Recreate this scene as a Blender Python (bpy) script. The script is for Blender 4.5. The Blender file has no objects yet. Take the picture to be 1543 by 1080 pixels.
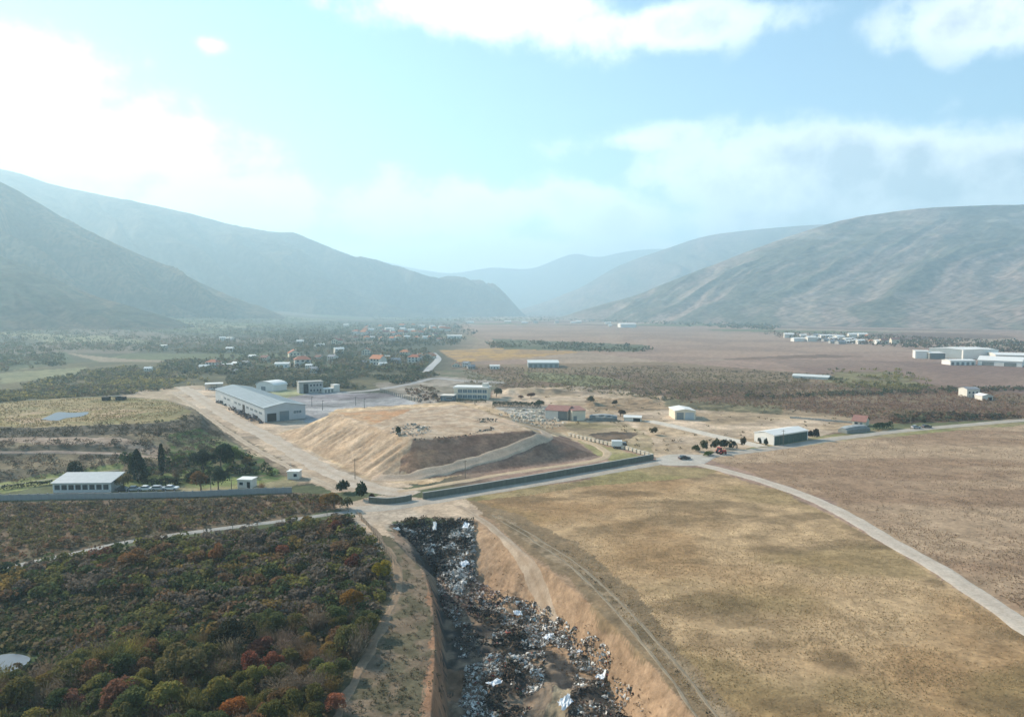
import bpy, math, random
import numpy as np
from mathutils import Vector, Matrix

# ------------------------------------------------------------------ camera
HC = 55.0                       # camera height above the valley floor, metres
F_PX, CX, CY, HOR = 1032.0, 771.5, 540.0, 465.0
PITCH = math.atan((CY - HOR) / F_PX)
scene = bpy.context.scene
cam_data = bpy.data.cameras.new('camera')
cam = bpy.data.objects.new('camera', cam_data)
scene.collection.objects.link(cam)
cam.location = (0, 0, HC)
cam.rotation_euler = (math.pi / 2 - PITCH, 0, 0)
cam_data.sensor_width = 36.0
cam_data.lens = 36.0 * F_PX / 1543.0
cam_data.clip_start = 0.5
cam_data.clip_end = 60000
scene.camera = cam

# ------------------------------------------------------------------ light
SUN_AZ = math.radians(-58)      # clockwise from +Y (the view direction)
SUN_EL = math.radians(30)
EXPOSURE = 0.88
SKY_STRENGTH = 0.095
sd = bpy.data.lights.new('sun', 'SUN')
sd.energy = 5.0
sd.angle = math.radians(0.6)
sd.color = (1.0, 0.88, 0.71)
sun = bpy.data.objects.new('sun', sd)
scene.collection.objects.link(sun)
sdir = Vector((math.sin(SUN_AZ) * math.cos(SUN_EL), math.cos(SUN_AZ) * math.cos(SUN_EL), math.sin(SUN_EL)))
sun.rotation_euler = (-sdir).to_track_quat('-Z', 'Y').to_euler()

scene.view_settings.view_transform = 'Standard'
scene.view_settings.look = 'None'
scene.view_settings.gamma = 1
scene.view_settings.exposure = EXPOSURE
scene.view_settings.use_curve_mapping = False
try:
    scene.render.engine = 'CYCLES'
    c = scene.cycles
    c.use_denoising = True
    c.max_bounces = 4
    c.diffuse_bounces = 2
    c.glossy_bounces = 2
    c.transmission_bounces = 2
    c.volume_bounces = 2
    c.transparent_max_bounces = 4
    c.caustics_reflective = False
    c.caustics_refractive = False
except Exception:
    pass

world = bpy.data.worlds.new('World')
scene.world = world
world.use_nodes = True
nt = world.node_tree
nt.nodes.clear()
def N(nt_, typ, **kw):
    n = nt_.nodes.new(typ)
    for k, v in kw.items():
        setattr(n, k, v)
    return n
def math_node(nt_, op, a, b=None, c_=None, clamp=False):
    n = nt_.nodes.new('ShaderNodeMath'); n.operation = op; n.use_clamp = clamp
    for i, v in enumerate((a, b, c_)):
        if v is None: continue
        if isinstance(v, (int, float)): n.inputs[i].default_value = v
        else: nt_.links.new(v, n.inputs[i])
    return n.outputs[0]
sky = N(nt, 'ShaderNodeTexSky', sky_type='NISHITA', sun_disc=False)
sky.sun_elevation = SUN_EL
sky.sun_rotation = SUN_AZ
sky.air_density = 1.15
sky.dust_density = 0.12
sky.ozone_density = 1.6
bg = N(nt, 'ShaderNodeBackground'); bg.inputs[1].default_value = SKY_STRENGTH
skt = N(nt, 'ShaderNodeMix', data_type='RGBA', blend_type='MULTIPLY'); skt.inputs[0].default_value = 1.0
skt.inputs[7].default_value = (0.88, 1.08, 1.11, 1)
nt.links.new(sky.outputs[0], skt.inputs[6]); nt.links.new(skt.outputs[2], bg.inputs[0])
tc = N(nt, 'ShaderNodeTexCoord')
sep = N(nt, 'ShaderNodeSeparateXYZ'); nt.links.new(tc.outputs['Generated'], sep.inputs[0])
sx, sy_, sz = sep.outputs
M = lambda op, a, b=None, c_=None, clamp=False: math_node(nt, op, a, b, c_, clamp)
az = M('ARCTAN2', sx, sy_)
el = M('ARCSINE', sz)
# cloud deck: the direction is carried up to a layer overhead, so clouds shrink and flatten towards the horizon
den = M('ADD', M('MAXIMUM', sz, 0.0), 0.16)
comb = N(nt, 'ShaderNodeCombineXYZ')
nt.links.new(M('DIVIDE', sx, den), comb.inputs[0]); nt.links.new(M('DIVIDE', sy_, den), comb.inputs[1])
comb.inputs[2].default_value = 3.1
def noise(vec, scale, detail=6, rough=0.55, dist=0.0):
    n = N(nt, 'ShaderNodeTexNoise'); n.inputs['Scale'].default_value = scale
    n.inputs['Detail'].default_value = detail; n.inputs['Roughness'].default_value = rough
    n.inputs['Distortion'].default_value = dist
    nt.links.new(vec, n.inputs['Vector']); return n.outputs['Fac']
n1 = noise(comb.outputs[0], 1.5, 8, 0.60, 0.15)
n2 = noise(tc.outputs['Generated'], 10.5, 6, 0.60, 0.1)
n3 = noise(tc.outputs['Generated'], 5.0, 5, 0.6)
fb = M('ADD', M('MULTIPLY', n1, 0.30), M('ADD', M('MULTIPLY', n2, 0.46), M('MULTIPLY', n3, 0.24)))
def azel(px, py):
    dx = (px - CX) / F_PX; dy = (CY - py) / F_PX
    cp, sp = math.cos(PITCH), math.sin(PITCH)
    v = Vector((dx, cp + dy * sp, -sp + dy * cp)).normalized()
    return math.atan2(v.x, v.y), math.asin(v.z)
# cloud banks (centre, half width, half height in photo pixels, strength): the banks seen that day and their like all round the sky
banks = [(700, 10, 300, 62, .32), (980, 45, 290, 50, .26), (1500, 20, 190, 60, .26), (60, 130, 160, 85, .34), (190, 215, 200, 90, .34),
         (330, 310, 280, 60, .31), (640, 325, 300, 70, .29), (900, 325, 200, 66, .28), (1250, 255, 330, 78, .40),
         (1500, 270, 330, 75, .36), (960, 215, 200, 30, .20), (325, 70, 50, 20, .24), (505, 85, 40, 14, .18), (700, 390, 700, 45, .36),
         (-420, 160, 330, 120, .3), (2300, 120, 420, 100, .3), (2600, 280, 500, 60, .3), (1150, 335, 260, 50, .27)]
tot = None
for (px, py, hw, hh, s) in banks:
    if 0 <= px <= 1543: a0, e0 = azel(px, py)
    else: a0, e0 = (px - CX) / F_PX * 0.85, (HOR - py) / F_PX
    da = M('DIVIDE', M('SUBTRACT', az, a0), hw / F_PX)
    de = M('DIVIDE', M('SUBTRACT', el, e0), hh / F_PX)
    g = M('SUBTRACT', 1.25, M('SQRT', M('ADD', M('MULTIPLY', da, da), M('MULTIPLY', de, de))), clamp=True)
    g = M('MULTIPLY', g, s)
    tot = g if tot is None else M('MAXIMUM', tot, g)
dens = M('ADD', fb, tot)
mask = N(nt, 'ShaderNodeMapRange'); mask.interpolation_type = 'SMOOTHERSTEP'
mask.inputs['From Min'].default_value = 0.58; mask.inputs['From Max'].default_value = 0.80
nt.links.new(dens, mask.inputs['Value'])
# thick cores are greyer on the side away from the sun
core = N(nt, 'ShaderNodeMapRange'); core.inputs['From Min'].default_value = 0.68; core.inputs['From Max'].default_value = 0.92
nt.links.new(M('ADD', dens, M('MULTIPLY', M('SUBTRACT', n2, 0.5), 0.5)), core.inputs['Value'])
away = N(nt, 'ShaderNodeMapRange'); away.inputs['From Min'].default_value = 0.0; away.inputs['From Max'].default_value = 0.42
nt.links.new(az, away.inputs['Value'])
greyf = M('MULTIPLY', core.outputs[0], M('ADD', M('MULTIPLY', away.outputs[0], 0.65), 0.22))
mixc = N(nt, 'ShaderNodeMix', data_type='RGBA'); nt.links.new(greyf, mixc.inputs[0])
mixc.inputs[6].default_value = (0.98, 0.98, 0.98, 1); mixc.inputs[7].default_value = (0.26, 0.30, 0.36, 1)
bg2 = N(nt, 'ShaderNodeBackground'); bg2.inputs[1].default_value = 1.0
nt.links.new(mixc.outputs[2], bg2.inputs[0])
mixs = N(nt, 'ShaderNodeMixShader')
nt.links.new(M('MULTIPLY', mask.outputs[0], 0.93), mixs.inputs[0])
nt.links.new(bg.outputs[0], mixs.inputs[1]); nt.links.new(bg2.outputs[0], mixs.inputs[2])
outw = N(nt, 'ShaderNodeOutputWorld'); nt.links.new(mixs.outputs[0], outw.inputs['Surface'])

# ------------------------------------------------------------------ helpers
rnd = random.Random(7)
rng = np.random.default_rng(11)
COL = scene.collection
def lnk(o): COL.objects.link(o); return o

def ihash(ix, iy, s):
    h = (ix.astype(np.int64) * 374761393 + iy.astype(np.int64) * 668265263 + s * 1442695041) & 0xffffffff
    h = ((h ^ (h >> 13)) * 1274126177) & 0xffffffff
    h = (h ^ (h >> 16)) & 0xffffffff
    return h.astype(np.float64) / 4294967295.0
def vnoise(x, y, s=0):
    ix = np.floor(x); iy = np.floor(y)
    fx = x - ix; fy = y - iy
    fx = fx * fx * (3 - 2 * fx); fy = fy * fy * (3 - 2 * fy)
    a = ihash(ix, iy, s); b = ihash(ix + 1, iy, s); c_ = ihash(ix, iy + 1, s); d = ihash(ix + 1, iy + 1, s)
    return a + (b - a) * fx + (c_ - a) * fy + (a - b - c_ + d) * fx * fy
def fbm(x, y, s=0, o=4, g=0.5):
    t = 0; a = 1; n = 0
    for i in range(o):
        t = t + a * vnoise(x, y, s + i * 17); n += a
        x = x * 2.03 + 5.1; y = y * 2.03 - 3.7; a *= g
    return t / n
def G(px, py, z=0.0):
    """the point of the level z seen at a photo pixel"""
    dx = (px - CX) / F_PX; dy = (CY - py) / F_PX
    cp, sp = math.cos(PITCH), math.sin(PITCH)
    vy = cp + dy * sp; vz = -sp + dy * cp
    t = (z - HC) / vz
    return np.array([dx * t, vy * t])
def PX(x, y, z=0.0):
    cp, sp = math.cos(PITCH), math.sin(PITCH)
    dep = y * cp - (z - HC) * sp
    up = y * sp + (z - HC) * cp
    dep = np.maximum(dep, 1.0)
    return CX + F_PX * x / dep, CY - F_PX * up / dep
def poly(pts, z=0.0): return np.array([G(a, b, z) for a, b in pts])
def inside(x, y, P):
    r = np.zeros(x.shape, bool); n = len(P); j = n - 1
    for i in range(n):
        xi, yi = P[i]; xj, yj = P[j]
        if yi != yj:
            c_ = ((yi > y) != (yj > y)) & (x < (xj - xi) * (y - yi) / (yj - yi) + xi)
            r ^= c_
        j = i
    return r
def dist_edge(x, y, P, closed=True):
    d = np.full(x.shape, 1e9); n = len(P)
    for i in range(n if closed else n - 1):
        ax, ay = P[i]; bx, by = P[(i + 1) % n]
        ex, ey = bx - ax, by - ay
        t = np.clip(((x - ax) * ex + (y - ay) * ey) / (ex * ex + ey * ey + 1e-9), 0, 1)
        d = np.minimum(d, np.hypot(x - ax - t * ex, y - ay - t * ey))
    return d

# ------------------------------------------------------------------ landform
MB_ = poly([(418, 655), (470, 679), (530, 708), (565, 724), (640, 722), (905, 690), (850, 653), (805, 640), (700, 622), (600, 625), (480, 641)])
MT_ = poly([(503, 622), (600, 616), (690, 610), (745, 623), (800, 648), (700, 654), (620, 661)], 9.6)
LB_ = poly([(-500, 760), (0, 724), (180, 712), (330, 706), (395, 700), (340, 655), (300, 622), (262, 601), (150, 598), (0, 606), (-500, 640)])
LT_ = poly([(-500, 700), (0, 669), (60, 664), (150, 658), (240, 654), (290, 643), (300, 625), (250, 605), (150, 600), (0, 610), (-500, 645)], 6)
TB_ = poly([(578, 792), (640, 783), (714, 787), (760, 815), (830, 862), (900, 920), (980, 1000), (1060, 1100), (1200, 1300), (1500, 1700), (560, 1700), (640, 1300), (650, 1080), (657, 980), (652, 900), (640, 860), (600, 822)])
TF_ = poly([(655, 868), (716, 866), (790, 905), (850, 955), (905, 1020), (960, 1100), (1000, 1250), (1100, 1600), (690, 1600), (682, 1250), (676, 1080), (672, 980), (664, 920)], -7)
SB_ = poly([(945, 668), (985, 672), (1040, 668), (1050, 655), (1010, 650), (975, 652)])
def plateau(x, y, B, T, h, steps=None):
    z = np.zeros(x.shape)
    m = (x > B[:, 0].min()) & (x < B[:, 0].max()) & (y > B[:, 1].min()) & (y < B[:, 1].max())
    idx = np.nonzero(m)[0]
    if len(idx) == 0: return z
    xs, ys = x[idx], y[idx]
    ib = inside(xs, ys, B)
    idx, xs, ys = idx[ib], xs[ib], ys[ib]
    if len(idx) == 0: return z
    dB = dist_edge(xs, ys, B); dT = dist_edge(xs, ys, T)
    dT[inside(xs, ys, T)] = 0
    t = dB / (dB + dT + 1e-6)
    if steps: t = np.interp(t, steps[0], steps[1])
    z[idx] = h * t
    return z
def hgt(x, y):
    x = np.asarray(x, float); y = np.asarray(y, float); sh = x.shape
    x = x.ravel(); y = y.ravel()
    z = plateau(x, y, MB_, MT_, 9.6, ([0, .06, .97, 1], [0, .05, .985, 1]))
    m = z > 9.3
    z[m] += (fbm(x[m] * .05, y[m] * .05, 5, 3) - .5) * 1.0
    fl = (z > .6) & (z < 9.5)
    z[fl] -= np.clip((-x[fl] - 26) / 14, .25, 1) * np.maximum(0, fbm((x[fl] * .586 - y[fl] * .81) * .40, (x[fl] * .81 + y[fl] * .586) * .06, 88, 5, .6) - .42) * 2.8 * np.sin(np.clip(z[fl] / 9.6, 0, 1) * math.pi) ** .7
    z += plateau(x, y, LB_, LT_, 6.0, ([0, .18, .42, .6, .8, 1], [0, .30, .34, .52, .90, 1]))
    t = plateau(x, y, TB_, TF_, 1.0)
    m = t > 0
    z[m] += -7.0 * t[m] + t[m] * (fbm(x[m] * .16, y[m] * .16, 9, 4) - .45) * 3.4
    # spoil heaps in the sandy yard, rough scrubland beyond, gentle undulation
    px, py = PX(x, y)
    m = (px > 725) & (px < 1000) & (py > 585) & (py < 612)
    z[m] += np.maximum(0, fbm(x[m] * .04, y[m] * .04, 21, 3) - .52) * 12
    z += (fbm(x * .11, y * .11, 3, 3) - .5) * .10
    # the valley floor climbs towards the foot of the hills
    r = np.hypot(x, y)
    z += np.clip((-x - 500) / 900, 0, 1) ** 1.6 * np.clip((r - 900) / 1200, 0, 1) * 60
    z += np.clip((r - 700) / 900, 0, 1) * (fbm(x * .004, y * .004, 31, 3) - .45) * 5 * np.clip(-x / 400, 0, 1)
    return z.reshape(sh)
def h1(x, y): return float(hgt(np.array([x]), np.array([y]))[0])
_T = np.exp(np.linspace(math.log(60), math.log(7000), 2600))
def GT(px, py):
    """first meeting of the sight line with the landform"""
    dx = (px - CX) / F_PX; dy = (CY - py) / F_PX
    cp, sp = math.cos(PITCH), math.sin(PITCH)
    vy = cp + dy * sp; vz = -sp + dy * cp
    X = dx * _T; Y = vy * _T; Z = HC + vz * _T
    hh = hgt(X, Y)
    k = np.nonzero(Z < hh)[0]
    if len(k) == 0: k = [len(_T) - 1]
    i = max(k[0], 1)
    a = Z[i - 1] - hh[i - 1]; b = Z[i] - hh[i]
    u = a / (a - b + 1e-9)
    return np.array([X[i - 1] + (X[i] - X[i - 1]) * u, Y[i - 1] + (Y[i] - Y[i - 1]) * u])

# ------------------------------------------------------------------ mesh helpers
def np_mesh(name, V, Fc, mats=(), colors=None, smooth=False, midx=None):
    me = bpy.data.meshes.new(name)
    V = np.asarray(V, np.float32); Fc = np.asarray(Fc, np.int32)
    k = Fc.shape[1]
    me.vertices.add(len(V)); me.vertices.foreach_set('co', V.ravel())
    me.loops.add(Fc.size); me.loops.foreach_set('vertex_index', Fc.ravel())
    me.polygons.add(len(Fc))
    me.polygons.foreach_set('loop_start', np.arange(0, Fc.size, k, dtype=np.int32))
    try: me.polygons.foreach_set('loop_total', np.full(len(Fc), k, np.int32))
    except Exception: pass
    if midx is not None: me.polygons.foreach_set('material_index', np.asarray(midx, np.int32))
    me.polygons.foreach_set('use_smooth', np.full(len(Fc), smooth, bool))
    if colors is not None:
        c4 = np.ones((len(V), 4), np.float32); c4[:, :3] = colors
        at = me.attributes.new('tint', 'FLOAT_COLOR', 'POINT'); at.data.foreach_set('color', c4.ravel())
    for m in mats: me.materials.append(m)
    me.update(calc_edges=True); me.validate()
    return me
class MB:
    def __init__(s): s.v = []; s.f = []; s.m = []
    def add(s, vs, fs, mi=0):
        o = len(s.v); s.v += [tuple(v) for v in vs]
        for f in fs: s.f.append(tuple(i + o for i in f)); s.m.append(mi)
        return s
    def box(s, x0, x1, y0, y1, z0, z1, mi=0):
        return s.add([(x0, y0, z0), (x1, y0, z0), (x1, y1, z0), (x0, y1, z0), (x0, y0, z1), (x1, y0, z1), (x1, y1, z1), (x0, y1, z1)],
                     [(0, 3, 2, 1), (4, 5, 6, 7), (0, 1, 5, 4), (1, 2, 6, 5), (2, 3, 7, 6), (3, 0, 4, 7)], mi)
    def prism(s, prof, axis, a, b, mi=0):
        """profile (u,z) pushed along x ('x') or y ('y') from a to b"""
        n = len(prof)
        vs = [((a, u, z) if axis == 'x' else (u, a, z)) for u, z in prof] + [((b, u, z) if axis == 'x' else (u, b, z)) for u, z in prof]
        fs = [tuple(range(n)), tuple(range(2 * n - 1, n - 1, -1))] + [(i, i + n, (i + 1) % n + n, (i + 1) % n) for i in range(n)]
        return s.add(vs, fs, mi)
    def cyl(s, p, r, h, n=8, axis='z', r2=None, mi=0):
        r2 = r if r2 is None else r2; vs = []
        for k, (rr, hh) in enumerate(((r, 0), (r2, h))):
            for i in range(n):
                a = 2 * math.pi * i / n; u, w = rr * math.cos(a), rr * math.sin(a)
                vs.append({'z': (p[0] + u, p[1] + w, p[2] + hh), 'x': (p[0] + hh, p[1] + u, p[2] + w), 'y': (p[0] + u, p[1] + hh, p[2] + w)}[axis])
        return s.add(vs, [tuple(range(n))[::-1], tuple(range(n, 2 * n))] + [(i, (i + 1) % n, (i + 1) % n + n, i + n) for i in range(n)], mi)
    def mesh(s, name, mats):
        me = bpy.data.meshes.new(name); me.from_pydata(s.v, [], s.f)
        for m in (mats if isinstance(mats, (list, tuple)) else [mats]): me.materials.append(m)
        me.polygons.foreach_set('material_index', s.m)
        # make all face normals point outward
        import bmesh
        bm = bmesh.new(); bm.from_mesh(me); bmesh.ops.recalc_face_normals(bm, faces=bm.faces); bm.to_mesh(me); bm.free()
        return me
    def obj(s, name, mats, parent=None):
        o = lnk(bpy.data.objects.new(name, s.mesh(name, mats)))
        if parent is not None: o.parent = parent
        return o
def tag(o, label=None, cat=None, group=None, kind=None):
    if label: o['label'] = label
    if cat: o['category'] = cat
    if group: o['group'] = group
    if kind: o['kind'] = kind
    return o
def thing(name, label, cat, loc, rz=0.0, group=None, scale=None):
    o = lnk(bpy.data.objects.new(name, None)); o.empty_display_size = 1
    o.location = loc; o.rotation_euler = (0, 0, rz)
    if scale: o.scale = scale
    return tag(o, label, cat, group)
def child(name, me, parent, loc=(0, 0, 0), rz=0.0):
    o = lnk(bpy.data.objects.new(name, me)); o.parent = parent; o.location = loc; o.rotation_euler = (0, 0, rz); return o
def copy_tree(o, parent=None):
    kids = [k for k in COL.objects if k.parent == o] if False else list(o.children)
    c_ = o.copy(); COL.objects.link(c_)
    if parent is not None: c_.parent = parent
    for k in kids: copy_tree(k, c_)
    return c_

# ------------------------------------------------------------------ materials
MATS = {}
def mat(name, col, rough=0.85, var=0.25, scale=1.0, bump=0.0, bscale=None, metal=0.0, tint=False, objcol=False, streak=False, spec=0.25, trans=0.0, scale2=None, var2=.2, mapsc=None):
    if name in MATS: return MATS[name]
    m = bpy.data.materials.new(name); m.use_nodes = True; t = m.node_tree
    b = t.nodes['Principled BSDF']
    b.inputs['Roughness'].default_value = rough; b.inputs['Metallic'].default_value = metal
    b.inputs['Specular IOR Level'].default_value = spec
    tcn = t.nodes.new('ShaderNodeTexCoord')
    geo = t.nodes.new('ShaderNodeNewGeometry')
    vec = geo.outputs['Position'] if tint else tcn.outputs['Object']
    if mapsc:
        mp = t.nodes.new('ShaderNodeMapping'); mp.inputs['Scale'].default_value = mapsc
        t.links.new(vec, mp.inputs[0]); vec = mp.outputs[0]
    if streak:
        mp = t.nodes.new('ShaderNodeMapping'); mp.inputs['Scale'].default_value = (1.0, 1.0, 0.15)
        t.links.new(vec, mp.inputs[0]); vec = mp.outputs[0]
    n = t.nodes.new('ShaderNodeTexNoise'); n.inputs['Scale'].default_value = scale; n.inputs['Detail'].default_value = 5
    n.inputs['Roughness'].default_value = 0.65
    t.links.new(vec, n.inputs['Vector'])
    mr = t.nodes.new('ShaderNodeMapRange'); mr.inputs['From Min'].default_value = 0.3; mr.inputs['From Max'].default_value = 0.7
    mr.inputs['To Min'].default_value = 1 - var; mr.inputs['To Max'].default_value = 1 + var
    t.links.new(n.outputs['Fac'], mr.inputs['Value'])
    fac = mr.outputs[0]
    if scale2:
        n3_ = t.nodes.new('ShaderNodeTexNoise'); n3_.inputs['Scale'].default_value = scale2; n3_.inputs['Detail'].default_value = 7; n3_.inputs['Roughness'].default_value = .72; n3_.inputs['Distortion'].default_value = .15
        t.links.new(vec, n3_.inputs['Vector'])
        m3 = t.nodes.new('ShaderNodeMapRange'); m3.inputs['From Min'].default_value = 0.3; m3.inputs['From Max'].default_value = 0.7
        m3.inputs['To Min'].default_value = 1 - var2; m3.inputs['To Max'].default_value = 1 + var2
        t.links.new(n3_.outputs['Fac'], m3.inputs['Value'])
        mm = t.nodes.new('ShaderNodeMath'); mm.operation = 'MULTIPLY'; t.links.new(fac, mm.inputs[0]); t.links.new(m3.outputs[0], mm.inputs[1]); fac = mm.outputs[0]
    mul = t.nodes.new('ShaderNodeVectorMath'); mul.operation = 'SCALE'
    if tint:
        a = t.nodes.new('ShaderNodeAttribute'); a.attribute_name = 'tint'; t.links.new(a.outputs['Color'], mul.inputs[0])
    elif objcol:
        oi = t.nodes.new('ShaderNodeObjectInfo'); t.links.new(oi.outputs['Color'], mul.inputs[0])
    else: mul.inputs[0].default_value = col
    t.links.new(fac, mul.inputs['Scale'])
    t.links.new(mul.outputs[0], b.inputs['Base Color'])
    if bump:
        n2_ = t.nodes.new('ShaderNodeTexNoise'); n2_.inputs['Scale'].default_value = bscale or scale * 3; n2_.inputs['Detail'].default_value = 6
        t.links.new(vec, n2_.inputs['Vector'])
        bp = t.nodes.new('ShaderNodeBump'); bp.inputs['Strength'].default_value = 1.0; bp.inputs['Distance'].default_value = bump
        t.links.new(n2_.outputs['Fac'], bp.inputs['Height']); t.links.new(bp.outputs[0], b.inputs['Normal'])
    if trans:
        tr = t.nodes.new('ShaderNodeBsdfTranslucent'); t.links.new(mul.outputs[0], tr.inputs[0])
        ms = t.nodes.new('ShaderNodeMixShader'); ms.inputs[0].default_value = trans
        t.links.new(b.outputs[0], ms.inputs[1]); t.links.new(tr.outputs[0], ms.inputs[2])
        t.links.new(ms.outputs[0], t.nodes['Material Output'].inputs[0])
    MATS[name] = m
    return m
# ------------------------------------------------------------------ haze: one closed box of even air round everything
hz = MB().box(-13500, 13500, -1600, 12500, -14, 1250).obj('haze', [])
hm = bpy.data.materials.new('haze_air'); hm.use_nodes = True; ht = hm.node_tree; ht.nodes.clear()
pv = ht.nodes.new('ShaderNodeVolumePrincipled'); pv.inputs['Color'].default_value = (0.61, 0.855, 1.0, 1)
pv.inputs['Density'].default_value = 0.000225; pv.inputs['Anisotropy'].default_value = 0.30
ho = ht.nodes.new('ShaderNodeOutputMaterial'); ht.links.new(pv.outputs[0], ho.inputs['Volume'])
hz.data.materials.append(hm); hz['kind'] = 'stuff'; hz['label'] = 'pale bluish haze filling the whole valley between the hills'

# ------------------------------------------------------------------ ground
A = lambda *c: np.array(c, float)
C_FIELD, C_FIELD2, C_OLIVE = A(.315, .195, .098), A(.420, .285, .160), A(.190, .140, .060)
C_SAND, C_TRACK, C_PALE = A(.45, .335, .235), A(.41, .325, .245), A(.50, .42, .33)
C_SCRUB, C_DARK = A(.115, .085, .055), A(.045, .042, .030)
def ground_color(x, y):
    n = len(x)
    px, py = PX(x, y)
    D = np.clip(py - HOR, 2, 900)
    # ragged borders: the test position is nudged by noise of a few metres
    wx = (fbm(x * .12, y * .12, 41, 4) - .5) * 5.0; wy = (fbm(x * .12, y * .12, 43, 4) - .5) * 5.0
    jx = (rng.random(n) - .5) * .8
    qx, qy = PX(x + wx + jx, y + wy)
    nl = fbm(x * .012, y * .012, 51, 4); nm = fbm(x * .06, y * .06, 53, 4); nf = fbm(x * .35, y * .35, 55, 3)
    nstr = fbm(x * .010 + y * .004, y * .05, 57, 4)
    def mix(a, b, t): return a + (b - a) * np.clip(t, 0, 1)[:, None]
    sm = lambda v, a, b: np.clip((v - a) / (b - a), 0, 1) ** 2 * (3 - 2 * np.clip((v - a) / (b - a), 0, 1))
    col = np.zeros((n, 3))
    # far valley floor: long field strips of pinkish brown plough, stubble and green
    cx_ = np.floor((x * .9 + y * .35) / 210 + vnoise(y * .002, x * .001, 8) * 2); cy_ = np.floor((y - x * .3) / 330)
    h = ihash(cx_, cy_, 77)
    pink = A(.265, .175, .13); pal = A(.29, .21, .15); grn = A(.125, .125, .060); brn = A(.165, .105, .075)
    far = np.where((h < .45)[:, None], pink, np.where((h < .68)[:, None], brn, np.where((h < .88)[:, None], pal, grn)))
    right = sm(px, 640, 760)
    lh = ihash(np.floor(cx_ * 1.7 + 3), np.floor(y / 210), 12)
    left = np.where((lh < .55)[:, None], A(.070, .072, .046), np.where((lh < .78)[:, None], A(.095, .105, .052), np.where((lh < .92)[:, None], A(.13, .105, .075), A(.19, .175, .10))))
    col = left + (far - left) * right[:, None]
    col = col * (.75 + .5 * nm[:, None]) * (.9 + .3 * nl[:, None])
    def zone(pts, c1, c2=None, nz=nm, lo=.4, hi=.6, w=1.0):
        P = np.array(pts, float)
        m = (px > P[:, 0].min() - 40) & (px < P[:, 0].max() + 40) & (py > P[:, 1].min() - 40) & (py < P[:, 1].max() + 60)
        idx = np.nonzero(m)[0]
        if len(idx) == 0: return
        k = idx[inside(px[idx] + (qx[idx] - px[idx]) * w, py[idx] + (qy[idx] - py[idx]) * w, P)]
        c = c1 if c2 is None else mix(np.repeat(c1[None], len(k), 0), c2, sm(nz[k], lo, hi))
        col[k] = c
    # pink far fields on the right, rusty field in the middle
    zone([(690, 488), (1000, 492), (1300, 515), (1390, 530), (1200, 535), (1000, 545), (880, 530), (720, 510)], A(.32, .215, .155), A(.26, .175, .13), nl)
    zone([(660, 528), (770, 524), (880, 530), (770, 542), (690, 545)], A(.40, .24, .085), A(.30, .19, .10), nm)
    zone([(740, 510), (980, 520), (960, 530), (760, 526)], A(.09, .10, .055), A(.14, .13, .08))
    zone([(1150, 540), (1543, 548), (1900, 560), (1900, 590), (1543, 592), (1250, 570)], A(.20, .128, .10), A(.24, .16, .12), nl)
    zone([(700, 550), (1000, 545), (1250, 565), (1543, 592), (1900, 600), (1900, 640), (1543, 632), (1280, 640), (1180, 626), (1000, 612), (820, 600), (730, 585)], A(.165, .105, .068), A(.22, .155, .095), nstr, .35, .65)
    zone([(790, 560), (900, 566), (960, 578), (880, 582), (800, 572)], A(.21, .20, .10), A(.16, .14, .07))
    zone([(1260, 560), (1350, 560), (1400, 585), (1300, 590), (1240, 575)], A(.21, .18, .09), A(.16, .12, .07))
    zone([(640, 560), (700, 556), (760, 575), (740, 590), (650, 575)], A(.12, .12, .07), A(.18, .15, .10))
    # dark belt of bushes behind the hall, fields of the left side
    zone([(-300, 560), (0, 560), (130, 545), (250, 545), (450, 550), (650, 560), (650, 572), (560, 588), (300, 586), (200, 600), (0, 615), (-300, 650)], A(.080, .075, .040), A(.125, .105, .055), nm)
    zone([(0, 562), (130, 553), (125, 565), (0, 578)], A(.20, .19, .10), A(.15, .15, .08))
    zone([(100, 532), (180, 540), (300, 545), (150, 545)], A(.24, .19, .13), None)
    zone([(0, 540), (100, 530), (115, 545), (0, 560)], A(.055, .075, .040), A(.09, .10, .05))
    # left plateau
    zone([(-500, 640), (0, 606), (150, 598), (265, 600), (300, 622), (345, 660), (400, 700), (330, 708), (180, 716), (0, 728), (-500, 780)], A(.20, .155, .095), A(.095, .080, .055), nm, .4, .58)
    zone([(-500, 642), (0, 610), (150, 602), (250, 607), (298, 630), (285, 648), (240, 658), (150, 663), (60, 670), (0, 676), (-500, 710)], A(.27, .205, .105), A(.20, .175, .078), nm, .4, .6)
    zone([(50, 640), (180, 632), (220, 640), (150, 655), (60, 655), (-20, 668), (-60, 660)], A(.36, .25, .155), A(.26, .20, .09), nm, .45, .6)
    zone([(0, 664), (60, 666), (150, 662), (260, 656), (285, 662), (270, 672), (120, 680), (0, 686)], A(.060, .052, .038), A(.10, .08, .055), nf)
    zone([(-300, 690), (0, 682), (185, 682), (260, 690), (250, 696), (185, 690), (0, 692), (-300, 704)], A(.33, .25, .19), A(.25, .18, .13), nf)
    zone([(0, 727), (80, 716), (180, 705), (180, 712), (90, 728), (0, 742), (-300, 770), (-300, 760)], A(.22, .23, .085), A(.16, .16, .06))
    zone([(175, 725), (300, 704), (420, 696), (470, 722), (440, 735), (180, 745)], A(.13, .15, .05), A(.25, .21, .12), nm, .45, .62)
    # garden green by the conifers
    zone([(255, 675), (310, 662), (350, 668), (430, 712), (420, 722), (340, 716), (260, 706)], A(.075, .115, .035), A(.15, .13, .07), nf)
    # sandy yards
    zone([(150, 598), (200, 590), (290, 580), (345, 584), (400, 634), (330, 640), (290, 612), (225, 605)], C_SAND * .92, A(.36, .27, .18), nm)
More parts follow.
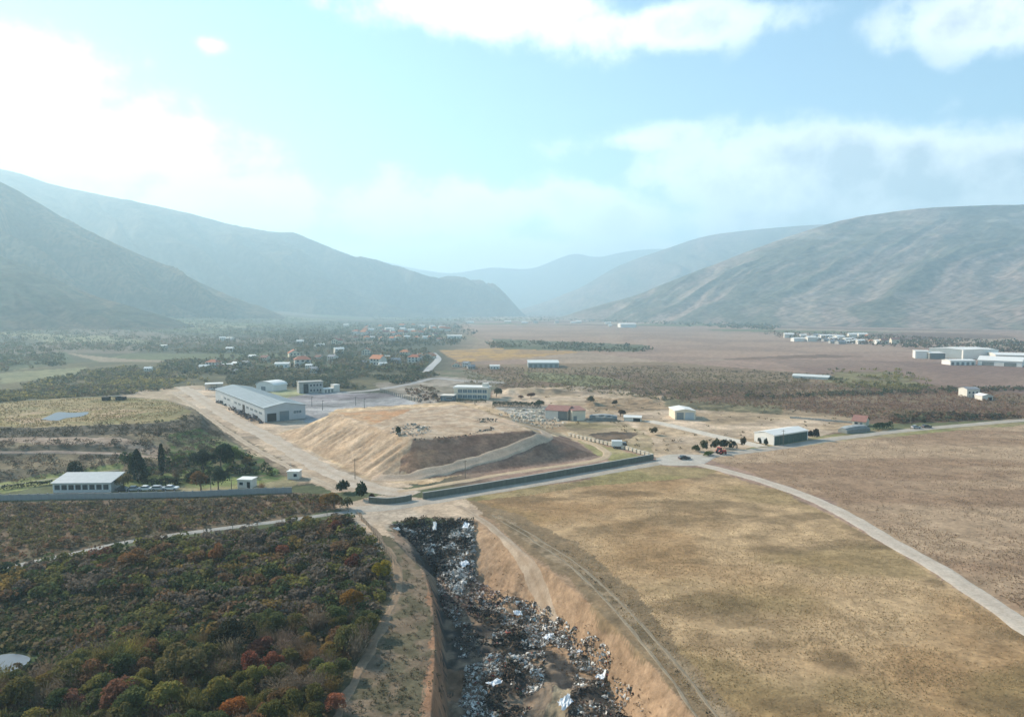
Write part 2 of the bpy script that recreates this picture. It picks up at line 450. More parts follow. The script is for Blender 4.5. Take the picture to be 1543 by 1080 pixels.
    zone([(262, 590), (345, 582), (405, 632), (500, 632), (500, 618), (560, 640), (600, 700), (620, 735), (505, 742), (470, 728), (395, 678), (330, 640), (290, 612)], C_TRACK, C_SAND, nm)
    zone([(300, 620), (330, 636), (440, 702), (470, 728), (455, 732), (395, 696), (340, 655)], A(.17, .125, .085), A(.30, .23, .155), nf, .35, .65)
    # grey yard behind the mound
    zone([(425, 598), (445, 592), (590, 592), (640, 612), (640, 640), (500, 650), (430, 625)], A(.30, .285, .275), A(.26, .245, .24), nm)
    zone([(425, 596), (590, 592), (600, 598), (500, 604), (430, 606)], A(.20, .175, .18), A(.23, .21, .21), nm)
    zone([(560, 578), (660, 566), (760, 575), (700, 590), (640, 612), (600, 596)], A(.30, .25, .20), A(.17, .14, .10), nm)
    zone([(405, 588), (460, 586), (460, 594), (430, 600), (412, 594)], A(.24, .24, .13), None)
    # big sand spread at the centre
    zone([(745, 588), (800, 583), (900, 586), (1010, 600), (1180, 615), (1290, 628), (1290, 645), (1140, 678), (1060, 690), (990, 690), (930, 660), (850, 652), (760, 640), (640, 640), (640, 608), (740, 600)], C_SAND, A(.34, .245, .155), nm, .38, .62)
    zone([(880, 598), (1010, 606), (1010, 616), (940, 622), (885, 616)], A(.22, .15, .09), A(.33, .23, .14), nf)
    zone([(1000, 600), (1180, 612), (1180, 624), (1060, 618), (1000, 612)], A(.13, .115, .065), A(.22, .18, .10), nf)
    zone([(745, 612), (830, 612), (830, 634), (760, 634)], A(.42, .38, .33), A(.30, .25, .20), nf)
    zone([(845, 636), (940, 636), (985, 662), (985, 684), (940, 676), (862, 656)], A(.32, .24, .15), A(.24, .19, .10), nm)
    zone([(885, 654), (925, 650), (962, 652), (948, 662), (905, 666)], A(.085, .062, .045), A(.13, .09, .06), nf)
    zone([(850, 655), (980, 690), (930, 700), (905, 688)], A(.22, .195, .085), A(.30, .24, .13), nm, .45, .6)
    zone([(1150, 668), (1290, 650), (1543, 636), (1900, 620), (1900, 640), (1543, 645), (1250, 668), (1100, 688)], A(.22, .20, .085), A(.30, .23, .13), nm)
    # near fields
    zone([(690, 750), (850, 726), (1000, 702), (1060, 705), (1180, 740), (1320, 812), (1450, 890), (1900, 1180), (2600, 2400), (1700, 2600), (1180, 1250), (1050, 1075), (930, 920), (820, 820), (735, 772)], C_FIELD, C_FIELD2, nl * .5 + nm * .5, .38, .62)
    zone([(1060, 690), (1250, 666), (1543, 640), (2100, 620), (3500, 1200), (3500, 2400), (1900, 1140), (1543, 930), (1400, 845), (1250, 755), (1120, 708)], A(.36, .25, .16), A(.27, .175, .11), nstr, .42, .62)
    m = (py > 690) & (px > 690)
    fx, fy = x[m], y[m]
    fieldmask = inside(px[m], py[m], np.array([(690, 745), (1000, 698), (1060, 705), (1180, 740), (1320, 812), (1900, 1180), (2600, 2400), (1180, 1500), (735, 772)], float))
    ol = sm(fbm(fx * .03 + fy * .006, fy * .055, 91, 5), .50, .70) * .55 * fieldmask
    col[m] = col[m] + (C_OLIVE - col[m]) * ol[:, None]
    dk = sm(fbm(fx * .05, fy * .09, 97, 4), .56, .7) * .55 * fieldmask
    col[m] = col[m] + (A(.125, .085, .045) - col[m]) * dk[:, None]
    zone([(985, 700), (1090, 705), (1060, 720), (900, 730), (700, 758), (700, 750), (850, 727)], A(.235, .19, .085), A(.29, .215, .11), nm)
    # left foreground: scrub strip, wood floor
    zone([(-900, 760), (0, 756), (490, 742), (528, 765), (430, 784), (200, 815), (0, 860), (-900, 1100)], A(.17, .115, .075), A(.105, .085, .050), nm)
    zone([(-900, 1100), (0, 862), (200, 822), (430, 792), (530, 778), (588, 835), (600, 890), (570, 970), (500, 1080), (380, 1500), (-2500, 2500)], A(.095, .082, .045), A(.13, .10, .058), nm)
    zone([(0, 905), (110, 890), (230, 900), (250, 935), (120, 975), (30, 1010), (-200, 1060), (-400, 1000)], A(.055, .080, .032), A(.085, .085, .045), nf)
    zone([(500, 760), (580, 745), (700, 752), (760, 790), (720, 800), (640, 778), (585, 785), (600, 830), (570, 830), (535, 785)], C_SAND, C_TRACK, nm)
    # strip between the wood and the trench
    zone([(560, 800), (640, 830), (652, 880), (662, 1000), (650, 1300), (380, 1500), (500, 1080), (560, 970), (590, 890), (580, 835)], A(.190, .140, .095), A(.105, .090, .055), nf, .38, .62)
    zone([(640, 830), (668, 870), (684, 960), (690, 1080), (690, 1500), (620, 1500), (640, 1080), (650, 960), (645, 890)], A(.30, .165, .095), A(.22, .14, .09), nf)
    zone([(590, 795), (650, 835), (668, 860), (650, 870), (620, 838), (588, 812)], A(.36, .23, .15), None)
    # trench right bank
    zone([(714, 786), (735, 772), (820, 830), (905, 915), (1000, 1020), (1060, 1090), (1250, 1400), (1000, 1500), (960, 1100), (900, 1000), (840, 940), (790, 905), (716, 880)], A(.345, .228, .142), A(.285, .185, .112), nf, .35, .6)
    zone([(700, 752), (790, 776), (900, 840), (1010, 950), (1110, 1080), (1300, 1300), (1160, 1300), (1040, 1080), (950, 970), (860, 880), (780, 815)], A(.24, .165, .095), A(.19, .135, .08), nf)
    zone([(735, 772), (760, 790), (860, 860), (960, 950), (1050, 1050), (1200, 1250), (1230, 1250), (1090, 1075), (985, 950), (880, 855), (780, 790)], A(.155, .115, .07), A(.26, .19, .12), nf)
    # waste bed
    zone([(582, 788), (712, 788), (718, 868), (770, 900), (850, 938), (905, 965), (940, 1040), (960, 1100), (1050, 1500), (700, 1500), (690, 1300), (676, 1080), (668, 940), (655, 870), (610, 810)], A(.060, .052, .045), A(.22, .16, .11), nf, .42, .62)
    zone([(672, 950), (735, 955), (760, 975), (720, 995), (690, 985), (690, 1080), (676, 1080)], A(.26, .16, .10), A(.18, .12, .08), nf)
    zone([(828, 975), (852, 975), (856, 1040), (850, 1120), (840, 1300), (790, 1300), (805, 1080), (822, 1040)], A(.40, .31, .20), A(.33, .25, .16), nf)
    # mound: sandy left flank, raw brown front, pale cap
    zone([(418, 652), (480, 640), (505, 616), (700, 605), (860, 648), (880, 662), (640, 730), (560, 726), (470, 682)], A(.42, .285, .165), A(.48, .35, .22), nf)
    yw = np.clip((1330 - px) / 70, 0, 1) * np.clip((px - 250) / 40, 0, 1) * np.clip((py - 575) / 12, 0, 1) * np.clip((742 - 72 * np.clip((px - 880) / 170, 0, 1) - py) / 14, 0, 1)
    big = fbm(x * .035, y * .07, 141, 5, .6); col *= (1 + yw * (-.38 + .72 * np.clip((big - .28) / .42, 0, 1)))[:, None]
    return col * (.86 + .28 * nf[:, None])
def mound_color(x, y, z, col):
    """zones that sit on raised ground are read at their own height"""
    qx, qy = PX(x + (fbm(x * .2, y * .2, 61, 3) - .5) * 2.5, y + (fbm(x * .2, y * .2, 63, 3) - .5) * 2.5, z)
    nf = fbm(x * .3, y * .3, 65, 4); nm = fbm(x * .07, y * .07, 67, 3)
    near = inside(x, y, MB_ * 1.0) | (z > .4)
    def zz(pts, c1, c2):
        k = near & (px0 > 380) & inside(qx, qy, np.array(pts, float))
        t = np.clip((nf[k] - .35) / .3, 0, 1)[:, None]; col[k] = c1 + (c2 - c1) * t
    px0, _ = PX(x, y)
    zz([(415, 652), (480, 636), (505, 622), (622, 662), (612, 690), (600, 724), (560, 726), (470, 682)], A(.40, .275, .175), A(.45, .325, .22))
    k = near & (px0 > 380) & inside(qx, qy, np.array([(415, 652), (480, 636), (505, 622), (622, 662), (612, 690), (600, 724), (560, 726), (470, 682)], float))
    rill = fbm((x[k] * .586 - y[k] * .81) * .40, (x[k] * .81 + y[k] * .586) * .06, 88, 5, .6); col[k] = col[k] * (1.14 - .42 * np.clip((rill - .3) / .4, 0, 1))[:, None]
    zz([(505, 622), (600, 612), (695, 605), (800, 648), (624, 664)], A(.46, .35, .25), A(.38, .265, .175))
    zz([(508, 622), (620, 616), (600, 626), (560, 640)], A(.43, .235, .120), A(.40, .27, .165))
    zz([(620, 664), (700, 656), (798, 648), (812, 657), (780, 670), (700, 694), (610, 714), (600, 706)], A(.195, .115, .080), A(.25, .155, .105))
    zz([(620, 672), (660, 680), (660, 700), (600, 712), (604, 690)], A(.31, .19, .115), A(.20, .12, .08))
    zz([(640, 716), (740, 690), (845, 656), (875, 668), (903, 686), (860, 692), (760, 708), (650, 722)], A(.190, .115, .082), A(.24, .155, .11))
    return col
ang_f = np.linspace(-44, 44, 780); ang = np.concatenate([np.linspace(-90, -44.8, 60), ang_f, np.linspace(44.8, 90, 60)])
Dv = np.concatenate([np.array([11000., 9000., 5200.]), np.array([2600., 1700., 1300., 1050.]), np.arange(900, 400, -2.2), np.arange(400, 28, -1.05), np.arange(28, 4.4, -.8)])
ry = HC * F_PX / Dv
th = np.radians(ang)
# rows are lines across the valley, columns fan out from below the camera
tanv = np.tan(np.radians(np.clip(ang, -78, 78)))
X_ = ry[:, None] * tanv[None, :]; Y_ = np.repeat(ry[:, None], len(ang), 1)
X_ = np.clip(X_, -11800, 11800)
# keep a proper plate under and behind the camera
back = np.array([[-1500.0], [-300.0]])
X_ = np.concatenate([np.repeat((11800 * np.linspace(-1, 1, len(ang)))[None], 2, 0), X_]); Y_ = np.concatenate([np.repeat(back, len(ang), 1), Y_])
xs, ys = X_.ravel(), Y_.ravel()
zs = hgt(xs, ys)
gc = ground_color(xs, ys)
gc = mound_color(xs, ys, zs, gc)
nr, nc = X_.shape
ii = np.arange(nr * nc).reshape(nr, nc)
Fq = np.stack([ii[:-1, :-1], ii[:-1, 1:], ii[1:, 1:], ii[1:, :-1]], -1).reshape(-1, 4)
GM = mat('valley_ground', (1, 1, 1), .95, .26, .9, .12, 2.2, tint=True, spec=.1, scale2=.16, var2=.36)
# second, finer grain in the same material
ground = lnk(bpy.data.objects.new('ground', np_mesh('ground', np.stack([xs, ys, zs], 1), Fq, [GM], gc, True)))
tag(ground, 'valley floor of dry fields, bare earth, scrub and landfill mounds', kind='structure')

# ------------------------------------------------------------------ roads and tracks (ribbons lying on the land)
def catmull(P, n=10):
    P = [np.array(p, float) for p in P]
    P = [2 * P[0] - P[1]] + P + [2 * P[-1] - P[-2]]
    out = []
    for i in range(1, len(P) - 2):
        for k in range(n):
            t = k / n
            out.append(.5 * (2 * P[i] + (P[i + 1] - P[i - 1]) * t + (2 * P[i - 1] - 5 * P[i] + 4 * P[i + 1] - P[i + 2]) * t * t + (3 * P[i] - P[i - 1] - 3 * P[i + 1] + P[i + 2]) * t ** 3))
    out.append(P[-2]); return np.array(out)
RIB = []
def ribbon(name, label, pts, width, m, lift=.06, cols=(A(.42, .35, .28), A(.34, .28, .22)), rag=.35, kind='structure', rut=True, cross=9):
    W = np.array([GT(a, b) for a, b in pts]); L = catmull(W, 14); RIB.append((L[::4], (max(width) if isinstance(width, (list, tuple)) else width) / 2, name))
    seg = np.r_[0, np.cumsum(np.hypot(*np.diff(L, axis=0).T))]
    n = max(8, int(seg[-1] / 1.2)); n = min(n, 900); s = np.linspace(0, seg[-1], n)
    P = np.stack([np.interp(s, seg, L[:, 0]), np.interp(s, seg, L[:, 1])], 1)
    T = np.gradient(P, axis=0); T /= np.hypot(T[:, 0], T[:, 1])[:, None] + 1e-9
    Nn = np.stack([-T[:, 1], T[:, 0]], 1)
    u = np.linspace(-1, 1, cross)
    w = (np.interp(s, seg[::14][:len(width)], width) if isinstance(width, (list, tuple)) else np.full(n, width)) / 2
    wl = w + (fbm(s * .25, s * 0 + 3, 70, 3) - .5) * rag * 2; wr = w + (fbm(s * .25, s * 0 + 9, 71, 3) - .5) * rag * 2
    off = np.where(u[None] < 0, u[None] * wl[:, None], u[None] * wr[:, None])
    Xr = P[:, 0:1] + Nn[:, 0:1] * off; Yr = P[:, 1:2] + Nn[:, 1:2] * off
    Z = hgt(Xr, Yr) + np.where(np.abs(u) > .99, -.12, lift)[None]
    sh = Xr.shape
    nn = fbm(Xr.ravel() * .5, Yr.ravel() * .5, 80, 4).reshape(sh)
    t = np.clip((nn - .35) / .3, 0, 1)
    if rut: t = np.clip(t * .6 + .55 * np.exp(-((np.abs(u) - .0) / .22) ** 2)[None], 0, 1)
    c = cols[0] + (cols[1] - cols[0]) * t[..., None]
    idx = np.arange(Xr.size).reshape(sh)
    F = np.stack([idx[:-1, :-1], idx[:-1, 1:], idx[1:, 1:], idx[1:, :-1]], -1).reshape(-1, 4)[:, ::-1]
    o = lnk(bpy.data.objects.new(name, np_mesh(name, np.stack([Xr.ravel(), Yr.ravel(), Z.ravel()], 1), F, [m], c.reshape(-1, 3), True)))
    return tag(o, label, kind=kind)
RM = mat('road_gravel', (1, 1, 1), .9, .16, 1.5, .03, 6, tint=True, spec=.12, scale2=.22, var2=.16)
asph = (A(.41, .355, .29), A(.36, .305, .25)); grav = (A(.50, .43, .35), A(.42, .35, .275)); dirt = (A(.40, .29, .19), A(.33, .23, .15))
ribbon('road', 'pale gravel road bending away through the dry fields on the right', [(1015, 693), (1060, 701), (1130, 719), (1200, 742), (1270, 773), (1340, 815), (1400, 848), (1460, 886), (1543, 943), (1700, 1050)], 5.6, RM, .07, (A(.50, .42, .34), A(.44, .36, .285)), .5)
ribbon('road', 'asphalt road running past the long concrete wall to the white hangar', [(528, 768), (590, 763), (640, 756), (760, 736), (880, 716), (985, 698), (1030, 690), (1090, 684), (1180, 673), (1250, 662), (1330, 652), (1400, 645), (1470, 639), (1560, 632), (1800, 618)], 7.0, RM, .09, asph, .3, rut=False)
ribbon('road', 'broad pale dirt road coming down beside the sandy mound', [(275, 583), (300, 598), (345, 628), (400, 656), (450, 685), (500, 712), (560, 735), (625, 745)], 9.0, RM, .08, (A(.47, .39, .31), A(.40, .31, .23)), 1.2)
ribbon('lane', 'narrow paved lane along the upper edge of the wood', [(-80, 880), (0, 858), (100, 836), (200, 815), (320, 798), (430, 784), (500, 774), (545, 768)], 2.9, RM, .07, (A(.33, .31, .28), A(.27, .25, .22)), .2)
ribbon('track', 'sandy footpath between the wood and the waste trench', [(540, 772), (575, 815), (596, 850), (600, 885), (585, 925), (565, 970), (530, 1030), (500, 1100), (470, 1200)], 1.5, RM, .05, (A(.27, .19, .125), A(.22, .155, .10)), .9)
ribbon('track', 'dirt ramp curving down the sandy bank into the trench', [(690, 762), (735, 790), (775, 825), (800, 860), (815, 895), (825, 930), (832, 945)], 2.5, RM, .10, (A(.41, .315, .23), A(.30, .215, .145)), .35)
for dx_ in (0, 1):
    ribbon('wheel_track', 'pale wheel rut along the crest of the sandy bank, %s of the pair' % ('left' if dx_ == 0 else 'right'), [(742 + 9 * dx_, 776), (800 + 12 * dx_, 812), (862 + 15 * dx_, 855), (925 + 20 * dx_, 918), (990 + 26 * dx_, 995), (1050 + 30 * dx_, 1080), (1130 + 34 * dx_, 1200)], .5, RM, .04, (A(.29, .23, .16), A(.20, .16, .11)), .4)
ribbon('haul_road', 'beige haul road climbing across the brown front of the mound', [(560, 722), (620, 719), (680, 705), (740, 688), (790, 670), (822, 657), (815, 648), (785, 640), (745, 631)], 5.0, RM, .16, (A(.50, .365, .26), A(.43, .31, .22)), .9)
ribbon('haul_road', 'beige track along the lower edge of the mound above the concrete wall', [(600, 741), (680, 728), (780, 711), (880, 697), (915, 686), (900, 672), (865, 660), (830, 652)], 3.6, RM, .10, (A(.48, .36, .24), A(.42, .31, .20)), .6)
ribbon('concrete_road', 'pale concrete strip leading across the yard to the white hangar', [(978, 634), (1020, 643), (1070, 655), (1110, 664), (1150, 673)], 7.5, RM, .09, (A(.58, .51, .42), A(.52, .45, .37)), .3, rut=False)
ribbon('road', 'grey road behind the concrete yard and the dark bushes', [(500, 592), (560, 588), (620, 578), (655, 570), (700, 574), (760, 577)], 7.0, RM, .12, (A(.36, .34, .32), A(.32, .29, .27)), .3, rut=False)
ribbon('road', 'straight pale road leading from the red roofed houses', [(641, 562), (650, 552), (660, 541), (653, 532)], 8.0, RM, .25, (A(.46, .44, .42), A(.42, .40, .38)), .2, rut=False)
ribbon('track', 'narrow pale track over the weedy slope above the low office', [(-200, 745), (0, 732), (60, 724), (120, 716), (180, 708)], 1.6, RM, .10, (A(.33, .30, .20), A(.26, .24, .15)), .3)
ribbon('track', 'brown track crossing the terrace below the grassy plateau', [(-300, 690), (0, 682), (90, 681), (185, 684), (250, 690)], 2.2, RM, .10, (A(.36, .27, .21), A(.28, .20, .15)), .4)
ribbon('track', 'second dirt road parallel to the broad road, past the grassy bank', [(262, 592), (300, 618), (350, 654), (410, 690), (470, 720), (505, 735)], 3.0, RM, .07, (A(.44, .35, .26), A(.34, .26, .185)), .7)
# junction apron
def sheet(name, label, pts, m, lift=.05, cols=(A(.40, .34, .27), A(.34, .28, .22)), kind='structure', res=26, z0=None):
    P = np.array([GT(a, b) for a, b in pts])
    L = catmull(list(P) + [P[0]], 6)[:-1]; c0 = L.mean(0)
    rings = np.linspace(0, 1, 9)[1:]
    V = [c0] + [c0 + (p - c0) * r for r in rings for p in L]; V = np.array(V); k = len(L)
    z = hgt(V[:, 0], V[:, 1]) + lift if z0 is None else np.full(len(V), z0)
    if z0 is None: z[-k:] -= lift + .1
    F = [(0, 1 + i, 1 + (i + 1) % k, 1 + (i + 1) % k) for i in range(k)]
    Fq_ = []
    for r in range(7):
        for i in range(k):
            Fq_.append((1 + r * k + i, 1 + (r + 1) * k + i, 1 + (r + 1) * k + (i + 1) % k, 1 + r * k + (i + 1) % k))
    me = bpy.data.meshes.new(name); me.from_pydata([(a, b, c_) for (a, b), c_ in zip(V, z)], [], [f[:3] for f in F] + Fq_)
    n_ = np.clip((fbm(V[:, 0] * .4, V[:, 1] * .4, 33, 3) - .35) / .3, 0, 1)[:, None]
    c4 = np.ones((len(V), 4), np.float32); c4[:, :3] = cols[0] + (cols[1] - cols[0]) * n_
    at = me.attributes.new('tint', 'FLOAT_COLOR', 'POINT'); at.data.foreach_set('color', c4.ravel())
    me.materials.append(m)
    o = lnk(bpy.data.objects.new(name, me)); return tag(o, label, kind=kind)
sheet('road_junction', 'wide pale junction where the asphalt and gravel roads meet', [(985, 690), (1010, 684), (1060, 684), (1092, 681), (1075, 692), (1062, 699), (1040, 702), (990, 700)], RM, .11, (A(.46, .41, .35), A(.41, .36, .30)))
WM = mat('pond_water', (.08, .11, .14), .4, .05, .5, 0, 4, spec=.4)
pz = 6.02 + 0.35
PONDS = []
def pond(label, pts, zz):
    PONDS.append(np.array([GT(a, b) for a, b in pts]))
    o = sheet('pond', label, pts, WM, 0, z0=None if zz is None else zz); return o
p1 = np.array([GT(a, b) for a, b in [(95, 627)]])[0]
pond('shallow pale pond lying on the grassy plateau at the left', [(62, 632), (75, 626), (88, 621), (110, 622), (133, 621), (125, 627), (100, 630), (85, 634)], h1(*p1) + .12)
p2 = G(15, 1000)
pond('small blue grey pond in the clearing of the wood', [(-12, 1000), (-5, 990), (20, 986), (45, 992), (38, 1003), (20, 1012), (0, 1014)], h1(*p2) + .22)

# ------------------------------------------------------------------ hills
HM = mat('hillside', (1, 1, 1), .95, .32, .012, 9.0, .022, tint=True, spec=.05, scale2=.055, var2=.42, mapsc=(1, .3, 1.3))
def hill(name, label, sky_pts, foot_pts, c1, c2, c3=None, amp=.10, gul=.16, nu=260, nv=90, seed=1, curve=1.35, gsc=1.0, z0=0, rock=None):
    """sky_pts: (px, py, depth) of the crest seen against the sky; foot_pts: (px, depth) where the slope leaves the valley floor"""
    R = np.array([((px - CX) / F_PX * d, d, HC + (HOR - py) / F_PX * d) for px, py, d in sky_pts])
    Fp = np.array([((px - CX) / F_PX * d, d, z0) for px, d in foot_pts])
    def res(P, n):
        P = catmull(P, 12); s = np.r_[0, np.cumsum(np.linalg.norm(np.diff(P, axis=0), axis=1))]; s /= s[-1]
        return np.stack([np.interp(np.linspace(0, 1, n), s, P[:, i]) for i in range(3)], 1)
    Rr, Ff = res(R, nu), res(Fp, nu)
    v = np.concatenate([np.linspace(0, 1, nv), 1 + np.linspace(.04, 1.0, 18)])
    V = np.zeros((len(v), nu, 3)); 
    for i, t in enumerate(v):
        if t <= 1:
            V[i, :, :2] = Ff[:, :2] + (Rr[:, :2] - Ff[:, :2]) * t
            V[i, :, 2] = -3 + (Rr[:, 2] + 3) * (t ** curve)
        else:
            V[i, :, :2] = Rr[:, :2] + (Rr[:, :2] - Ff[:, :2]) * (t - 1) * 1.0
            V[i, :, 2] = Rr[:, 2] * (1 - (t - 1) ** 1.3 * 1.0)
    x, y, z = V[..., 0].ravel(), V[..., 1].ravel(), V[..., 2].ravel()
    tt = np.repeat(v, nu); uu = np.tile(np.linspace(0, 1, nu), len(v))
    Hh = Rr[:, 2].mean()
    # ravines run down the slope
    warp = fbm(x * .0012 / gsc, y * .0012 / gsc, seed, 4) * 2.4
    sp_len = np.linalg.norm(np.diff(Rr, axis=0), axis=1).sum()
    ug = uu * sp_len / (420 * gsc) + warp + tt * .6
    rid = 1 - np.abs(2 * fbm(ug, tt * .7 + 2, seed + 5, 4, .5) - 1) * 2
    prof = np.sin(np.clip(tt, 0, 1) * math.pi) ** .8
    endt = np.tile(np.clip(Rr[:, 2] / 220, 0.02, 1), len(v)); prof = prof * endt
    z = z + rid * prof * Hh * gul
    z = z + (fbm(x * .003 / gsc, y * .003 / gsc, seed + 9, 6, .55) - .5) * Hh * amp * endt * np.clip(tt * 4, 0, 1) * (1 - .75 * np.exp(-((tt - 1) / .08) ** 2))
    z = np.where(tt >= 1.9, np.minimum(z, -2), z)
    n1_ = fbm(ug * 1.6 + 9, tt * 2.2, seed + 21, 5, .6); n2_ = fbm(ug * 6, tt * 9, seed + 23, 4, .6)
    t1 = np.clip((n1_ * .7 + n2_ * .3 - .32) / .36, 0, 1)[:, None]
    c = c1 + (c2 - c1) * t1
    if c3 is not None:
        t3 = np.clip((rid * .5 + n2_ * .8 - .55) / .25, 0, 1)[:, None]; c = c + (c3 - c) * t3
    # scrub speckle
    sp = (ihash(np.arange(len(x)).astype(float), x * 0, seed + 3) > .62)[:, None] * .45
    c = c * (1 - sp)
    if rock is not None:
        k = np.clip((fbm(x * .006, z * .03, seed + 31, 4) - .60) / .08, 0, 1) * np.clip((z / Hh - .55) * 4, 0, 1)
        c = c + (rock - c) * (k * .35)[:, None]
    idx = np.arange(len(x)).reshape(len(v), nu)
    F = np.stack([idx[:-1, :-1], idx[:-1, 1:], idx[1:, 1:], idx[1:, :-1]], -1).reshape(-1, 4)
    o = lnk(bpy.data.objects.new(name, np_mesh(name, np.stack([x, y, z], 1), F, [HM], c, True)))
    return tag(o, label, kind='structure')
GRN, BRN, OCH, PNK, GRY = A(.050, .058, .034), A(.095, .070, .045), A(.17, .115, .06), A(.30, .205, .16), A(.24, .19, .145)
hill('hill', 'dark wooded spur descending from the left edge of the valley', [(-500, 120, 2500), (-200, 195, 2450), (0, 272, 2400), (60, 303, 2450), (130, 347, 2500), (200, 388, 2550), (270, 420, 2650), (340, 447, 2750), (400, 466, 2800), (450, 485, 2850)],
     [(-900, 1050), (-400, 1300), (-60, 1500), (40, 1750), (130, 1900), (210, 2050), (290, 2200), (360, 2400), (450, 2600)], BRN, GRN, OCH, .12, .26, seed=3, curve=1.5, gsc=1.0)  # OCH on the ridges: sunlight on the crest lines put into the colour
hill('hill', 'lower near spur with its sunlit crest painted as ochre at the left edge', [(-420, 285, 1900), (-150, 335, 1800), (0, 384, 1720), (60, 408, 1720), (130, 440, 1700), (200, 462, 1700), (260, 480, 1720), (310, 499, 1720)],
     [(-700, 1050), (-300, 1150), (-60, 1200), (20, 1260), (100, 1330), (180, 1420), (280, 1560)], BRN, OCH * .8, GRN, .12, .20, seed=13, curve=1.5, gsc=.8, nu=200, nv=60)  # ochre mixed into the slope colour stands for sun on the crest
hill('mountain', 'long hazy mountain sloping down across the left half of the valley', [(-700, 190, 3900), (-300, 205, 4000), (0, 257, 4100), (100, 284, 4200), (200, 304, 4300), (300, 326, 4500), (380, 347, 4700), (450, 357, 4900), (510, 378, 5000), (580, 401, 5200), (640, 420, 5300), (690, 422, 5500), (730, 438, 5600), (755, 456, 5650), (780, 475, 5700)],
     [(-1200, 2200), (-600, 2500), (-100, 2700), (150, 2800), (250, 2950), (330, 3100), (400, 3300), (470, 3500), (530, 3700), (590, 3900), (640, 4100), (700, 4400), (750, 4700), (800, 5200)], GRN, BRN, A(.13, .095, .055), .12, .22, seed=23, curve=1.4, gsc=1.5, nu=360)
hill('mountain', 'near stony mountain with a flat summit rising on the right', [(835, 481, 3650), (880, 466, 3600), (920, 455, 3500), (960, 444, 3450), (1010, 424, 3400), (1070, 401, 3400), (1130, 378, 3400), (1200, 353, 3400), (1265, 333, 3400), (1330, 322, 3400), (1400, 315, 3300), (1480, 311, 3300), (1543, 310, 3300), (1700, 306, 3200), (2100, 290, 3000), (2700, 250, 2800)],
     [(840, 3500), (880, 3250), (930, 2950), (1000, 2650), (1080, 2450), (1160, 2250), (1240, 2100), (1320, 2000), (1400, 1900), (1480, 1800), (1560, 1700), (1700, 1600), (1900, 1450), (2300, 1300), (2900, 1200)], PNK, GRY, A(.125, .115, .08), .13, .09, seed=33, curve=1.25, gsc=1.0, nu=420, nv=120, rock=A(.36, .32, .27))
hill('mountain', 'paler mountain behind the stony one on the right', [(760, 474, 6400), (860, 440, 6400), (930, 402, 6400), (1000, 377, 6400), (1060, 358, 6400), (1130, 348, 6300), (1200, 342, 6200), (1280, 337, 6100), (1400, 325, 6000), (1600, 310, 5800), (2000, 300, 5000)],
     [(780, 5600), (870, 5200), (930, 4900), (1000, 4700), (1100, 4500), (1200, 4400), (1300, 4300), (1500, 4200), (1900, 4000)], PNK * .8, GRN * 1.4, None, .08, .12, seed=43, curve=1.2, gsc=1.6, nu=240)
hill('mountain', 'faint blue mountain range closing the far end of the valley', [(380, 440, 9800), (480, 402, 9800), (570, 395, 9800), (620, 404, 9900), (680, 412, 9900), (740, 404, 9900), (800, 405, 9900), (860, 384, 9800), (900, 388, 9800), (960, 378, 9800), (1050, 376, 9700), (1150, 380, 9600), (1250, 400, 9500)],
     [(380, 8200), (500, 8000), (650, 7900), (800, 7900), (900, 7900), (1050, 7900), (1150, 7800), (1250, 7800)], GRN * 1.3, BRN, None, .08, .12, seed=53, curve=1.2, gsc=2.2, nu=220, nv=50)
# ------------------------------------------------------------------ buildings
m_sheet = mat('grey_sheet_metal', (.42, .45, .46), .5, .08, .35, .0, spec=.4)
m_roofg = mat('blue_grey_roof', (.30, .33, .33), .5, .10, .12, 0, spec=.4)
m_white = mat('white_render', (.66, .61, .53), .85, .07, .4)
m_whitem = mat('white_metal', (.76, .72, .66), .5, .05, .4, spec=.4)
m_cream = mat('cream_render', (.66, .58, .45), .85, .10, .5)
m_grey = mat('grey_concrete', (.36, .35, .32), .9, .16, .5, .01, 4)
m_greyd = mat('dark_concrete', (.20, .205, .19), .9, .2, .5, .01, 4)
m_wall = mat('perimeter_concrete', (.31, .295, .28), .9, .16, .6, .01, 4, streak=True)
m_moss = mat('mossy_concrete', (.125, .13, .105), .95, .25, .5, .02, 3, streak=True)
m_glass = mat('dark_glass', (.035, .05, .06), .12, .1, 1, spec=.5)
m_blueg = mat('blue_glass', (.10, .16, .19), .15, .1, 1, spec=.5)
m_frame = mat('pale_frame', (.62, .62, .60), .6, .04, 2)
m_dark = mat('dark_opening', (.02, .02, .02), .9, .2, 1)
m_door = mat('grey_door', (.22, .24, .24), .6, .08, 1)
m_greend = mat('dark_green_cladding', (.045, .085, .065), .6, .12, .6, spec=.35)
m_tile = mat('red_clay_tile', (.36, .13, .075), .85, .22, 1.2)
m_tile2 = mat('orange_clay_tile', (.50, .20, .10), .85, .2, 1.2)
m_tile3 = mat('weathered_brown_tile', (.24, .12, .09), .85, .22, 1.2)
m_rust = mat('faded_red_roof', (.30, .15, .12), .8, .2, .8)
m_gtile = mat('grey_roofing', (.25, .25, .26), .8, .15, 1)
m_wood = mat('weathered_wood', (.22, .17, .12), .9, .25, 3)
m_steel = mat('dull_steel', (.32, .33, .34), .5, .1, 3, metal=.3)
m_red = mat('red_paint', (.42, .035, .025), .4, .12, 2, spec=.5)
m_carw = mat('white_paint', (.72, .72, .70), .35, .04, 2, spec=.5)
m_cark = mat('dark_paint', (.035, .038, .045), .3, .1, 2, spec=.5)
m_cars = mat('silver_paint', (.40, .41, .42), .35, .06, 2, spec=.5)
m_tyre = mat('tyre_rubber', (.02, .02, .02), .9, .1, 4)
